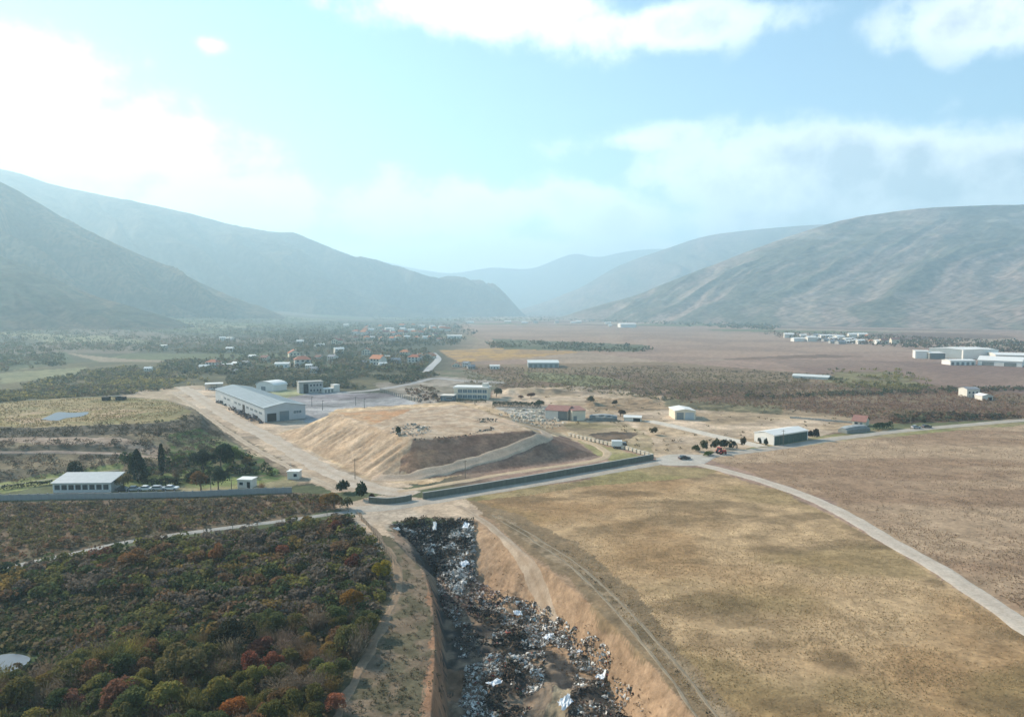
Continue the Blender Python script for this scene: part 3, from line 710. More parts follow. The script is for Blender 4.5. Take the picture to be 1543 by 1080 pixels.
m_tarp = mat('grey_tarpaulin', (.35, .36, .35), .7, .15, .8, .03, 2)
m_film = mat('white_film', (.60, .60, .56), .5, .08, .8)
m_stone = mat('pale_block_stone', (.62, .55, .44), .9, .16, 2)

def window(parent, axis, a0, a1, z0, z1, at, sgn, wm=None, frame=.14, name='window', mull=0):
    """a framed opening on a wall; axis 'x': wall runs along x and stands at y=at; 'y': runs along y and stands at x=at. sgn = outward"""
    b = MB(); o, i = at + sgn * .10, at - sgn * .05
    def bx(m_, u0, u1, w0, w1, d0, d1):
        d0, d1 = min(d0, d1), max(d0, d1)
        if axis == 'x': m_.box(u0, u1, d0, d1, w0, w1)
        else: m_.box(d0, d1, u0, u1, w0, w1)
    bx(b, a0 - frame, a0, z0 - frame, z1 + frame, i, o); bx(b, a1, a1 + frame, z0 - frame, z1 + frame, i, o)
    bx(b, a0, a1, z0 - frame, z0, i, o); bx(b, a0, a1, z1, z1 + frame, i, o)
    for k in range(mull):
        u = a0 + (a1 - a0) * (k + 1) / (mull + 1); bx(b, u - .05, u + .05, z0, z1, i, o - sgn * .01)
    w = b.obj(name, m_frame, parent)
    g = MB(); bx(g, a0, a1, z0, z1, at + sgn * .01, at + sgn * .04); g.obj('pane', wm or m_glass, w)
    return w
def door(parent, axis, a0, a1, h, at, sgn, m=None, name='door', z0=0.0):
    b = MB(); d0, d1 = sorted((at - sgn * .02, at + sgn * .08))
    if axis == 'x': b.box(a0, a1, d0, d1, z0, h)
    else: b.box(d0, d1, a0, a1, z0, h)
    return b.obj(name, m or m_door, parent)
def place(p0, p1, absW=None):
    a = GT(*p0) if len(p0) == 2 else np.array(p0[:2]); b = GT(*p1)
    d = b - a; L = float(np.hypot(*d)); return (float(a[0]), float(a[1]), h1(*((a + b) / 2)) - .05), math.atan2(d[1], d[0]), L
def gable(W, D, e, r, axis='x', over=.35, th=.18, mw=None, mr=None, parent=None, roofname='roof', base=-.6):
    """walls with gable ends and a two-slope roof with overhang; ridge along axis"""
    w = MB()
    if axis == 'x':
        w.prism([(0, base), (D, base), (D, e), (D / 2, r), (0, e)], 'x', 0, W)
    else:
        w.prism([(0, base), (W, base), (W, e), (W / 2, r), (0, e)], 'y', 0, D)
    w.obj('wall', mw, parent)
    S = D if axis == 'x' else W; L = W if axis == 'x' else D
    sl = (r - e) / (S / 2); f = MB()
    prof = [(-over, e - over * sl + .03), (S / 2, r + .03), (S + over, e - over * sl + .03), (S + over, e - over * sl + .03 + th), (S / 2, r + .03 + th), (-over, e - over * sl + .03 + th)]
    f.prism(prof, axis, -over, L + over)
    return f.obj(roofname, mr, parent)

# long hall
loc, rz, L = place((325, 604), (399, 637))
T0 = thing('warehouse', 'very long pale grey metal hall with a low blue grey roof beside the dirt road', 'warehouse', loc, rz)
W_ = 20.0; e = 7.2; r_ = 9.0
rf = gable(L, W_, e, r_, 'x', .5, .25, m_sheet, m_roofg, T0)
for k in range(int(L / 4) - 1):
    s = MB(); x = 4 + k * 4
    for yy0, yy1 in ((.1, W_ / 2 - .1), (W_ / 2 + .1, W_ - .1)):
        z0_, z1_ = (e + (r_ - e) * yy0 / (W_ / 2), e + (r_ - e) * yy1 / (W_ / 2)) if yy0 < W_ / 2 else (r_ - (r_ - e) * (yy0 - W_ / 2) / (W_ / 2), r_ - (r_ - e) * (yy1 - W_ / 2) / (W_ / 2))
        s.prism([(yy0, z0_ + .24), (yy1, z1_ + .24), (yy1, z1_ + .38), (yy0, z0_ + .38)], 'x', x - .12, x + .12)
    s.obj('roof_seam', m_roofg, rf)
for k in range(11):
    x0 = L - 4 - k * 7.6
    if x0 < 6: break
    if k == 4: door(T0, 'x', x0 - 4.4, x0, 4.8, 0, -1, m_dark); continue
    window(T0, 'x', x0 - 5.2, x0, 3.4, 4.8, 0, -1, m_blueg if k < 3 else m_frame if k % 3 == 1 else m_blueg, mull=3)
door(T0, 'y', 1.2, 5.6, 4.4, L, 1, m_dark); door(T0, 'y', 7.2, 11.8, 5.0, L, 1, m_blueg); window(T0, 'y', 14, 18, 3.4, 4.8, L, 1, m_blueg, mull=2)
b = MB(); b.box(L - .02, L + .12, 0, W_, -.2, .5); b.obj('plinth', m_greyd, T0)

# awning shed behind it
loc, rz, L = place((310, 588), (335, 587))
T = thing('shed', 'flat white roofed shelter open at the front, behind the long hall', 'shed', loc, rz)
MB().box(-.5, L + .5, -.5, 7, 3.9, 4.5).obj('roof', m_whitem, T)
MB().box(0, L, 6, 6.3, 0, 3.9).obj('wall', m_white, T)
for k in range(4): MB().box(k * L / 3 - .15, k * L / 3 + .15, 0, .3, 0, 3.9).obj('post', m_steel, T)
for k, (cx_, mm) in enumerate(((L * .42, m_cark), (L * .75, m_greyd))):
    pass

# arched white store
loc, rz, L = place((386, 588), (412, 590))
T = thing('storage_hall', 'small white hall with a rounded barrel roof behind the long hall', 'hall', loc, rz)
D_ = 12.0
prof = [(0, -.5), (0, 3.6)] + [(L / 2 - L / 2 * math.cos(a), 3.6 + 2.6 * math.sin(a)) for a in np.linspace(.15, math.pi - .15, 9)] + [(L, 3.6), (L, -.5)]
MB().prism(prof, 'y', 0, D_).obj('wall', m_whitem, T)
arc = [(L / 2 - (L / 2 + .3) * math.cos(a), 3.75 + 2.65 * math.sin(a)) for a in np.linspace(0, math.pi, 13)]
MB().prism(arc + [(u, z + .2) for u, z in arc[::-1]], 'y', -.4, D_ + .4).obj('roof', m_whitem, T)
door(T, 'x', L * .3, L * .55, 3.0, 0, -1)

# grey two storey block
loc, rz, L = place((451, 593), (487, 591))
T = thing('office_block', 'grey concrete two storey block with a dark recess left of its middle', 'building', loc, rz)
MB().box(0, L, 0, 8, -.5, 7).obj('wall', m_grey, T)
MB().box(-.3, L + .3, -.3, 8.3, 7, 7.5).obj('roof', m_grey, T)
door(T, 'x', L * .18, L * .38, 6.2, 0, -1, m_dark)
for fl in (1.0, 4.3):
    for k in range(4): window(T, 'x', L * (.45 + .135 * k), L * (.45 + .135 * k) + 1.3, fl, fl + 1.5, 0, -1)
loc, rz, L = place((488, 592), (512, 590))
T = thing('shed', 'low white shed with a taller right end beside the grey block', 'shed', loc, rz)
b = MB(); b.box(0, L * .62, 0, 5, -.4, 2.6); b.box(L * .64, L, 0, 5, -.4, 4.6); b.obj('wall', m_white, T)
b = MB(); b.box(-.2, L * .62, -.2, 5.2, 2.6, 2.85); b.box(L * .63, L + .2, -.2, 5.2, 4.6, 4.9); b.obj('roof', m_whitem, T)
for k in range(3): door(T, 'x', .6 + k * 2.3, 2.0 + k * 2.3, 2.1, 0, -1, m_greyd)

# office with the bright roof edge
loc, rz, L = place((684, 601), (735, 602))
T = thing('office_building', 'office building with blue windows and a bright white roof edge behind the mound', 'building', loc, rz)
MB().box(0, L, 0, 10, -.5, 6.8).obj('wall', m_cream, T)
MB().box(-.4, L + .4, -.4, 10.4, 6.8, 7.6).obj('roof', m_whitem, T)
MB().box(L - 4, L - .5, 3, 7, 7.6, 9.6).obj('stair_head', m_white, T)
for fl in (.7, 4.0):
    for k in range(6): window(T, 'x', L * .12 + k * L * .145, L * .12 + k * L * .145 + L * .125, fl, fl + 2.0, 0, -1, m_blueg, mull=1)
loc, rz, L = place((664, 603.5), (683, 604))
T = thing('annex', 'low flat roofed annex left of the blue windowed office', 'building', loc, rz)
MB().box(0, L, 0, 7, -.5, 3.0).obj('wall', m_blueg, T); MB().box(-.3, L + .3, -.3, 7.3, 3.0, 3.35).obj('roof', m_white, T)
door(T, 'x', 1, 2.4, 2.3, 0, -1); window(T, 'x', 3.4, L - .8, 1.0, 2.3, 0, -1, m_glass, mull=2)

# barn with faded red roof
loc, rz, L = place((822, 631), (862, 634))
T = thing('barn', 'cream barn with a faded red roof and dark doorway beside the stone yard', 'barn', loc, rz + .0)
LW = L * .82
gable(LW, 10.5, 4.6, 6.4, 'x', .4, .2, m_white, m_rust, T)
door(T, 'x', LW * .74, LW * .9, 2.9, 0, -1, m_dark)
MB().box(LW * .58, LW - .02, -.12, -.02, -.3, 4.4).obj('wall_panel', m_greyd, T)['label'] = 'grey bay of the front wall'
T2 = T
loc, rz, L = place((862, 634), (882, 633))
T = thing('barn', 'beige lean-to wing with a faded red roof joined to the cream barn', 'barn', loc, rz)
b = MB().box(0, L, 0, 9, -.4, 4.9).obj('wall', m_cream, T)
MB().prism([(-.3, 4.95), (9.3, 5.9), (9.3, 6.1), (-.3, 5.15)], 'x', -.2, L + .4).obj('roof', m_rust, T)
door(T, 'x', L * .1, L * .35, 2.4, 0, -1, m_door)
# dark covered stack right of the barn
def tarp_stack(label, p0, p1, D_, h, m1, m2, seed):
    loc, rz, L = place(p0, p1)
    T = thing('covered_stack', label, 'stack', loc, rz); b = MB(); n = 12
    rr = random.Random(seed)
    prof0 = [(0, -.3), (0, h * .62), (D_ * .2, h * .9), (D_ * .5, h), (D_ * .8, h * .88), (D_, h * .6), (D_, -.3)]
    k = len(prof0); vs = []
    for i in range(n + 1):
        s = .55 + .45 * math.sin(math.pi * min(1, max(0, (i + .6) / (n + 1.2)))) ** .5; j = 1 + rr.uniform(-.1, .1)
        for (y, z) in prof0: vs.append((L * i / n, D_ / 2 + (y - D_ / 2) * s, z * (s * j if z > 0 else 1)))
    fs = [tuple(range(k)), tuple(range(n * k + k - 1, n * k - 1, -1))]
    for i in range(n):
        for q in range(k - 1): fs.append((i * k + q, i * k + q + 1, (i + 1) * k + q + 1, (i + 1) * k + q))
    b.add(vs, fs); b.obj('load', m1, T)
    b = MB(); vs2 = []
    for i in range(n + 1):
        s = .55 + .45 * math.sin(math.pi * min(1, max(0, (i + .6) / (n + 1.2)))) ** .5
        for (y, z) in prof0[2:5]: vs2.append((L * i / n, D_ / 2 + (y - D_ / 2) * s, z * s * 1.0 + .22))
    b.add(vs2, [(i * 3 + q, i * 3 + q + 1, i * 3 + q + 4, i * 3 + q + 3) for i in range(n) for q in range(2)]); b.obj('cover', m2, T)
    return T
tarp_stack('long dark heap under a grey sheet right of the red roofed barn', (888, 634), (930, 635), 7, 3.0, m_greyd, m_tarp, 3)
tarp_stack('dark heap under a pale grey sheet at the roadside, left of the green hedge', (1279, 654), (1314, 650), 6.5, 2.9, m_greyd, m_tarp, 5)
loc, rz, L = place((940, 634), (966, 635))
T = thing('shed', 'low rounded white shed at the left end of the pale concrete strip', 'shed', loc, rz)
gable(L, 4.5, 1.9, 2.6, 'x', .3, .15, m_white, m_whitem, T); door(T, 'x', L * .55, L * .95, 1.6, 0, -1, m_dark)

# white shed and hangar to the right
loc, rz, L = place((1017, 632), (1048, 632))
T = thing('storage_shed', 'white roofed shed with grey double doors in the sandy yard', 'shed', loc, rz)
gable(L, 13, 4.3, 5.2, 'y', .3, .2, m_cream, m_whitem, T)
door(T, 'x', L * .08, L * .42, 3.6, 0, -1); door(T, 'x', L * .5, L * .92, 3.6, 0, -1, m_sheet)
loc, rz, L = place((1166, 671), (1217, 662.5))
T = thing('hangar', 'white hangar with a long dark green side facing the asphalt road', 'hangar', loc, rz)
gable(L, 9.5, 4.0, 5.0, 'x', .25, .2, m_whitem, m_whitem, T)
n = 7
for k in range(n): MB().box(.4 + k * (L - .8) / n, .4 + (k + 1) * (L - .8) / n - .14, -.09, -.01, .0, 3.6).obj('side_panel', m_greend, T)
door(T, 'y', 3.5, 6.2, 2.8, 0, -1, m_frame)
# red roofed house and its walls
loc, rz, L = place((1284, 641), (1304, 643))
T = thing('house', 'small house with a dull red roof behind the roadside heap on the right', 'house', loc, rz)
gable(L, 7, 2.4, 4.6, 'x', .4, .2, m_cream, m_rust, T); window(T, 'x', 1, 2.4, .9, 1.9, 0, -1); door(T, 'x', 3.4, 4.4, 2.0, 0, -1)
loc, rz, L = place((1190, 630), (1288, 638))
T = thing('low_wall', 'thin pale boundary wall running to the red roofed house', 'wall', loc, rz)
n = 18
for k in range(n): MB().box(k * L / n + .03, (k + 1) * L / n - .03, 0, .25, -.3, .95 + .05 * (k % 3)).obj('panel', m_grey, T)

# low office at the left with the glazed front
loc, rz, L = place((80, 742.5), (167, 741.5))
T = thing('low_office', 'long single storey office with a pale sheet roof behind the left concrete wall', 'building', loc, rz)
D_ = 7.5
MB().box(0, L, 0, D_, -.3, 2.9).obj('wall', m_frame, T)
MB().prism([(-.6, 2.95), (D_ + .3, 4.3), (D_ + .3, 4.5), (-.6, 3.15)], 'x', -.4, L + .5).obj('roof', mat('pale_sheet_roof', (.40, .42, .42), .55, .1, .8, spec=.3), T)
for xg in (0, L - .15): MB().prism([(0, 2.9), (D_, 2.9), (D_, 4.25)], 'x', xg, xg + .15).obj('gable_end', m_sheet, T)
for k in range(8): window(T, 'x', .5 + k * (L - .6) / 8, .5 + (k + 1) * (L - .6) / 8 - .45, .95, 2.45, 0, -1, m_glass, .07)
# little white buildings by the gate
loc, rz, L = place((358, 735), (379, 735.5))
T = thing('gatehouse', 'tiny whitewashed gatehouse behind the left wall under the dark tree', 'building', loc, rz)
MB().box(0, L, 0, 3.6, -.2, 2.6).obj('wall', m_white, T); MB().box(-.2, L + .2, -.2, 3.8, 2.6, 2.8).obj('roof', m_whitem, T)
door(T, 'x', L * .68, L * .9, 2.0, 0, -1, m_dark); window(T, 'x', .6, 1.8, 1.0, 1.9, 0, -1)
loc, rz, L = place((433, 722), (450, 722))
T = thing('kiosk', 'small white hut with one dark window beside the dirt road', 'hut', loc, rz)
MB().box(0, L, 0, 3.2, -.2, 2.5).obj('wall', m_white, T); MB().box(-.25, L + .25, -.25, 3.45, 2.5, 2.66).obj('roof', m_whitem, T)
window(T, 'x', L * .55, L * .85, .9, 1.9, 0, -1, m_dark); MB().cyl((L * .2, 1.5, 2.66), .06, 2.6, 6).obj('mast', m_steel, T)

# ------------------------------------------------------------------ walls and fences made of separate panels
def panel_wall(name, label, cat, pts, plen, h, th, m, cap=None, group=None, post=None):
    W = np.array([GT(a, b) for a, b in pts]); s = np.r_[0, np.cumsum(np.hypot(*np.diff(W, axis=0).T))]
    n = max(1, int(s[-1] / plen)); T = thing(name, label, cat, (W[0][0], W[0][1], 0), 0, group)
    me = MB().box(.03, plen - .03, -th / 2, th / 2, -.5, h).mesh('panel', m)
    pm = MB().box(-.14, .14, -th / 2 - .07, th / 2 + .07, -.5, h + .18).mesh('post', post) if post else None
    cm = MB().box(0, plen, -th / 2 - .06, th / 2 + .06, h, h + .1).mesh('coping', cap) if cap else None
    for k in range(n):
        u = k * s[-1] / n; v = (k + 1) * s[-1] / n
        a = np.array([np.interp(u, s, W[:, i]) for i in (0, 1)]); b_ = np.array([np.interp(v, s, W[:, i]) for i in (0, 1)])
        rz = math.atan2(*(b_ - a)[::-1]); z = (h1(*a) + h1(*b_)) / 2
        l = (a[0] - W[0][0], a[1] - W[0][1], z + rnd.uniform(-.03, .03))
        p = child('panel', me, T, l, rz); p.scale.x = (s[-1] / n) / plen
        if cm: q = child('coping', cm, p)
        if pm: child('post', pm, T, (l[0], l[1], z), rz)
    return T
panel_wall('concrete_wall', 'long light grey panel wall in front of the low office at the left', 'wall', [(-60, 757), (0, 754), (80, 752), (170, 751), (300, 748), (380, 744), (440, 742)], 2.5, 1.7, .22, m_wall, None, None, m_wall)
panel_wall('concrete_wall', 'mossy dark wall with a flat top along the asphalt road below the mound', 'wall', [(637, 752), (700, 742), (800, 725), (900, 707), (984, 692)], 4.0, 1.9, .5, m_moss, m_grey)
panel_wall('concrete_wall', 'short dark curved wall stub between the bushes and the mound road', 'wall', [(556, 757), (580, 759), (605, 757), (620, 753)], 2.5, 1.6, .4, m_moss, m_grey)
# railing on the back wall of the concrete yard
def post_fence(name, label, cat, pts, step, h, m, rails=(.5, 1.0), pw=.12, group=None):
    W = np.array([GT(a, b) for a, b in pts]); s = np.r_[0, np.cumsum(np.hypot(*np.diff(W, axis=0).T))]
    n = int(s[-1] / step); T = thing(name, label, cat, (W[0][0], W[0][1], 0), 0, group)
    me = MB().box(-pw / 2, pw / 2, -pw / 2, pw / 2, -.3, h).mesh('post', m)
    rm = {}; 
    for k in range(n + 1):
        u = k * s[-1] / n; a = np.array([np.interp(u, s, W[:, i]) for i in (0, 1)])
        child('post', me, T, (a[0] - W[0][0], a[1] - W[0][1], h1(*a)))
        if k < n:
            v = (k + 1) * s[-1] / n; b_ = np.array([np.interp(v, s, W[:, i]) for i in (0, 1)]); L = float(np.hypot(*(b_ - a)))
            r = MB()
            for q in rails: r.box(0, L, -.03, .03, h * q - .1, h * q - .03)
            child('rail', r.mesh('rail', m), T, (a[0] - W[0][0], a[1] - W[0][1], h1(*a)), math.atan2(*(b_ - a)[::-1]))
    return T
post_fence('fence', 'grey green post fence running diagonally behind the concrete yard', 'fence', [(573, 590), (600, 598), (620, 603.5), (634, 606)], 3.2, 2.4, m_greyd, (.3, .6, 1.0), .4)
post_fence('fence', 'line of thin posts along the paved lane above the wood', 'fence', [(0, 862), (100, 840), (200, 819), (320, 801), (430, 787), (525, 771)], 5.5, 1.5, m_wood, (), .12)
post_fence('fence', 'wire fence on leaning stakes between the wood and the trench head', 'fence', [(538, 776), (560, 800), (580, 830), (594, 850)], 2.4, 1.3, m_wood, (.45, .9), .1)
# fence of pale stone blocks
W = np.array([GT(a, b) for a, b in [(856, 657), (900, 667), (945, 678), (985, 690)]]); s = np.r_[0, np.cumsum(np.hypot(*np.diff(W, axis=0).T))]
T = thing('block_fence', 'row of pale stone blocks on a low kerb along the grassy edge of the yard', 'fence', (W[0][0], W[0][1], 0))
bm_ = MB().box(-.75, .75, -.3, .3, .2, 1.35).mesh('block', m_stone); km = MB().box(-1.55, 1.55, -.2, .2, -.3, .25).mesh('kerb', m_moss); cm_ = MB().box(-.85, .85, -.38, .38, 1.35, 1.47).mesh('cap', m_stone)
nb = 21
for k in range(nb):
    u = (k + .5) * s[-1] / nb; a = np.array([np.interp(u, s, W[:, i]) for i in (0, 1)]); d = W[-1] - W[0]; rz = math.atan2(d[1], d[0])
    l = (a[0] - W[0][0], a[1] - W[0][1], h1(*a)); q = child('block', bm_, T, l, rz + rnd.uniform(-.03, .03)); child('cap', cm_, q)
    kk = child('kerb', km, T, l, rz); kk.scale.x = s[-1] / nb / 3.1

# ------------------------------------------------------------------ vehicles
def wheels(T, L, Wd, r, xs):
    me = MB().cyl((0, -.11, 0), r, .22, 14, 'y').mesh('wheel', m_tyre); rm = MB().cyl((0, -.13, 0), r * .55, .26, 10, 'y').mesh('rim', m_steel)
    for x in xs:
        for y in (-Wd / 2 + .05, Wd / 2 - .05): w = child('wheel', me, T, (x, y, r)); child('rim', rm, w)
def car(label, px, rz, m, group=None, scale=1.0, estate=False):
    p = GT(*px); T = thing('parked_car', label, 'car', (p[0], p[1], h1(*p) + .1), rz, group)
    L, W_ = 4.3, 1.75
    low = [(-L / 2, .35), (L / 2, .35), (L / 2, .72), (L / 2 - .15, .86), (L * .22, .96), (-L / 2 + .1, .98), (-L / 2, .8)]
    MB().prism(low, 'y', -W_ / 2, W_ / 2).obj('body', m, T)
    tp = [(L * .24, .94), (L * .06, 1.40), (-L * (.40 if estate else .27), 1.42), (-L * (.47 if estate else .42), .96)]
    MB().prism(tp, 'y', -W_ / 2 + .12, W_ / 2 - .12).obj('cabin', m_glass, T)
    MB().prism([(L * .06, 1.40), (-L * (.40 if estate else .27), 1.42), (-L * (.40 if estate else .27), 1.47), (L * .05, 1.45)], 'y', -W_ / 2 + .1, W_ / 2 - .1).obj('roof', m, T)
    for y in (-.62, .62):
        MB().box(L / 2 - .03, L / 2 + .03, y - .16, y + .16, .6, .75).obj('headlight', m_frame, T); MB().box(-L / 2 - .03, -L / 2 + .03, y - .16, y + .16, .68, .84).obj('tail_light', m_red, T)
    wheels(T, L, W_, .32, (-L * .31, L * .31)); return T
car('dark car driving across the wide road junction', (1031, 692), .25, m_cark)
car('silver car on the roadside at the far right, left of the dark one', (1380, 645.5), .15, m_cars)
car('dark car on the roadside at the far right beyond the green hedge', (1396, 644.5), .15, m_cark)
car('white car standing under the open shelter behind the long hall', (318, 587.6), .1, m_carw)
car('dark estate car under the open shelter behind the long hall', (326, 587.4), .1, m_cark, estate=True)
for k, (px, py, mm, lb) in enumerate([(186, 740, m_cark, 'dark car parked nearest the low office, behind the left wall'), (203, 739.5, m_cars, 'silver car behind the left wall, second from the low office'),
                                      (221, 739, m_carw, 'white car behind the left wall, in the middle of the parked row'), (240, 738.6, m_cars, 'silver estate car behind the left wall, fourth of the row'),
                                      (258, 738.2, m_carw, 'white car at the far right end of the row behind the left wall')]):
    car(lb, (px, py), .05 + .1 * (k % 2), mm, 'cars parked behind the left concrete wall', estate=(k == 3))
def truck(label, px, rz, mcab, mbox, L=6.5, h=2.9, name='truck', open_=False):
    p = GT(*px); T = thing(name, label, 'truck', (p[0], p[1], h1(*p) + .05), rz)
    cab = [(L / 2 - 1.7, .6), (L / 2, .6), (L / 2, 1.5), (L / 2 - .25, 2.35), (L / 2 - 1.7, 2.4)]
    MB().prism(cab, 'y', -1.1, 1.1).obj('cab', mcab, T)
    MB().prism([(L / 2 + .02, 1.52), (L / 2 - .2, 2.22), (L / 2 - .16, 2.24), (L / 2 + .05, 1.54)], 'y', -.95, .95).obj('windscreen', m_glass, T)
    for y, s in ((-1.1, -1), (1.1, 1)): MB().box(L / 2 - 1.3, L / 2 - .45, min(y, y + s * .03), max(y, y + s * .03), 1.5, 2.1).obj('side_window', m_glass, T)
    MB().box(-L / 2, L / 2 - 1.8, -.5, .5, .5, .8).obj('chassis', m_cark, T)
    MB().box(-L / 2, L / 2 - 1.85, -1.15, 1.15, .85, h).obj('cargo_box', mbox, T)
    wheels(T, L, 2.2, .48, (-L * .33, L * .33)); return T
truck('white box truck with a dark cab beside the pale block fence', (933, 675), -.1, m_cark, m_carw, 6.0, 3.0)
# red tractor
p = GT(1087, 684); T = thing('tractor', 'small red tractor standing by the bushes at the road junction', 'tractor', (p[0], p[1], h1(*p) + .08), .35)
MB().prism([(-.2, .8), (1.9, .8), (1.95, 1.45), (-.2, 1.6)], 'y', -.45, .45).obj('bonnet', m_red, T)
c_ = MB().prism([(-1.5, .8), (-.2, .8), (-.2, 1.6), (-.35, 2.5), (-1.4, 2.5)], 'y', -.75, .75).obj('cab', m_glass, T)
MB().box(-1.55, -.2, -.85, .85, 2.5, 2.62).obj('roof', m_red, T)
for y in (-.95, .95):
    w = child('wheel', MB().cyl((0, -.2, 0), .8, .4, 14, 'y').mesh('wheel', m_tyre), T, (-1.0, y, .8)); child('rim', MB().cyl((0, -.22, 0), .42, .44, 10, 'y').mesh('rim', m_red), w)
    w = child('wheel', MB().cyl((0, -.14, 0), .45, .28, 14, 'y').mesh('wheel', m_tyre), T, (1.35, y * .8, .45)); child('rim', MB().cyl((0, -.16, 0), .22, .32, 10, 'y').mesh('rim', m_red), w)
for y in (-.95, .95): MB().prism([(-1.9, 1.2), (-1.7, 1.7), (-1.0, 1.85), (-.3, 1.6), (-.3, 1.5), (-1.0, 1.72), (-1.6, 1.6), (-1.8, 1.2)], 'y', y - .22, y + .22).obj('mudguard', m_red, T)
MB().cyl((1.0, .2, 1.5), .05, .9, 8).obj('exhaust', m_cark, T)

# lamp posts and utility poles
def pole(label, px, h, name='utility_pole', cat='pole', group=None, arm=True, thick=.13, mt=None):
    p = GT(*px); T = thing(name, label, cat, (p[0], p[1], h1(*p) - .1), rnd.uniform(0, 1), group)
    MB().cyl((0, 0, 0), thick, h, 8, 'z', thick * .6).obj('shaft', mt or m_wood, T)
    if arm: MB().box(-.8, .8, -.05, .05, h - .5, h - .38).obj('crossarm', mt or m_wood, T)
for px, py, w_ in [(470, 612, 'leftmost'), (486, 618, 'second from the left'), (536, 611, 'third from the left'), (549, 615, 'rightmost')]:
    p = GT(px, py); T = thing('lamp_post', 'dark lamp post on the concrete yard, %s of the four' % w_, 'lamp post', (p[0], p[1], h1(*p)), 0, 'lamp posts on the concrete yard')
    MB().cyl((0, 0, 0), .16, 5.2, 8, 'z', .1).obj('shaft', m_cark, T); MB().box(-.15, .9, -.12, .12, 5.1, 5.3).obj('lamp_head', m_cark, T)
pole('thin pole standing in the road verge left of the white hangar side', (1180, 671), 6.5)
pole('thin pole at the corner of the mound beside the dirt road', (535, 722), 7.0)
pole('slim pole on the lower flank of the brown mound slope', (701, 720), 6.0)
pole('bare pole beside the road at the far right past the parked cars', (1372, 646), 7.5)
pole('dark wooden pole behind the left wall below the orange tree', (318, 744), 5.5)
pole('dark wooden pole behind the left wall right of the gatehouse', (349, 742), 4.2)

# ------------------------------------------------------------------ village houses
def house_kind(w, d, e, r, mw, mr, axis='x', chim=True, hip=False):
    parts = []
    mb = MB()
    if hip: mb.box(0, w, 0, d, -1, e)
    elif axis == 'x': mb.prism([(0, -1), (d, -1), (d, e), (d / 2, r), (0, e)], 'x', 0, w)
    else: mb.prism([(0, -1), (w, -1), (w, e), (w / 2, r), (0, e)], 'y', 0, d)
    parts.append(('wall', mb.mesh('wall', mw)))
    f = MB(); o = .5
    if hip:
        f.add([(-o, -o, e), (w + o, -o, e), (w + o, d + o, e), (-o, d + o, e), (w * .3, d / 2, r), (w * .7, d / 2, r)], [(0, 3, 2, 1), (0, 1, 5, 4), (1, 2, 5), (2, 3, 4, 5), (3, 0, 4)])
    else:
        S = d if axis == 'x' else w; Lr = w if axis == 'x' else d; sl = (r - e) / (S / 2)
        f.prism([(-o, e - o * sl), (S / 2, r + .05), (S + o, e - o * sl), (S + o, e - o * sl + .25), (S / 2, r + .3), (-o, e - o * sl + .25)], axis, -o, Lr + o)
    parts.append(('roof', f.mesh('roof', mr)))
    if chim: parts.append(('chimney', MB().box(w * .65, w * .65 + .8, d * .55, d * .55 + .8, e, r + 1.0).mesh('chimney', mw)))
    ws = []
    for fl in range(int(e // 2.7)):
        for k in range(3): ws.append((w * (.12 + .3 * k), 1.0 + fl * 2.8))
    wm = MB().box(0, w * .15, -.08, .02, 0, 1.3).mesh('window', m_glass)
    return parts, ws, wm
KIND = {
    'red': [house_kind(11, 9, 5.6, 8.4, m_white, m_tile), house_kind(10, 10, 5.4, 8.2, m_cream, m_tile, 'y'), house_kind(12, 10, 5.5, 8.0, m_white, m_tile, hip=True)],
    'orange': [house_kind(11, 9, 5.6, 8.4, m_white, m_tile2), house_kind(10, 9, 3.0, 5.6, m_cream, m_tile2, 'y'), house_kind(11, 10, 5.5, 8.2, m_cream, m_tile2, hip=True)],
    'brown': [house_kind(10, 8, 5.4, 8, m_cream, m_tile3), house_kind(9, 8, 3, 5.4, m_white, m_tile3)],
    'grey': [house_kind(12, 8, 3.2, 5.2, m_grey, m_gtile), house_kind(10, 9, 5.4, 7.4, m_white, m_gtile)],
    'white': [house_kind(11, 8, 5.6, 7.2, m_white, m_whitem), house_kind(14, 9, 4.0, 5.2, m_whitem, m_whitem, chim=False)]}
def house(label, px, py, kind, width_px, group, windows=True, rz=None, z0=None):
    p = G(px, py); z = h1(*p) if z0 is None else z0
    if z > .5: p = GT(px, py); z = h1(*p)
    i = rnd.randrange(len(KIND[kind])); parts, ws, wm = KIND[kind][i]
    dist = float(np.hypot(*p)); sc = max(.55, min(1.9, width_px / F_PX * dist / 11.5))
    T = thing('house', label, 'house', (p[0], p[1], z), rnd.uniform(-.5, .5) if rz is None else rz, group, (sc, sc, max(.7, min(1.25, sc))))
    for nm, me in parts: child(nm, me, T)
    if windows:
        for (wx, wz) in ws: child('window', wm, T, (wx, 0, wz))
    return T
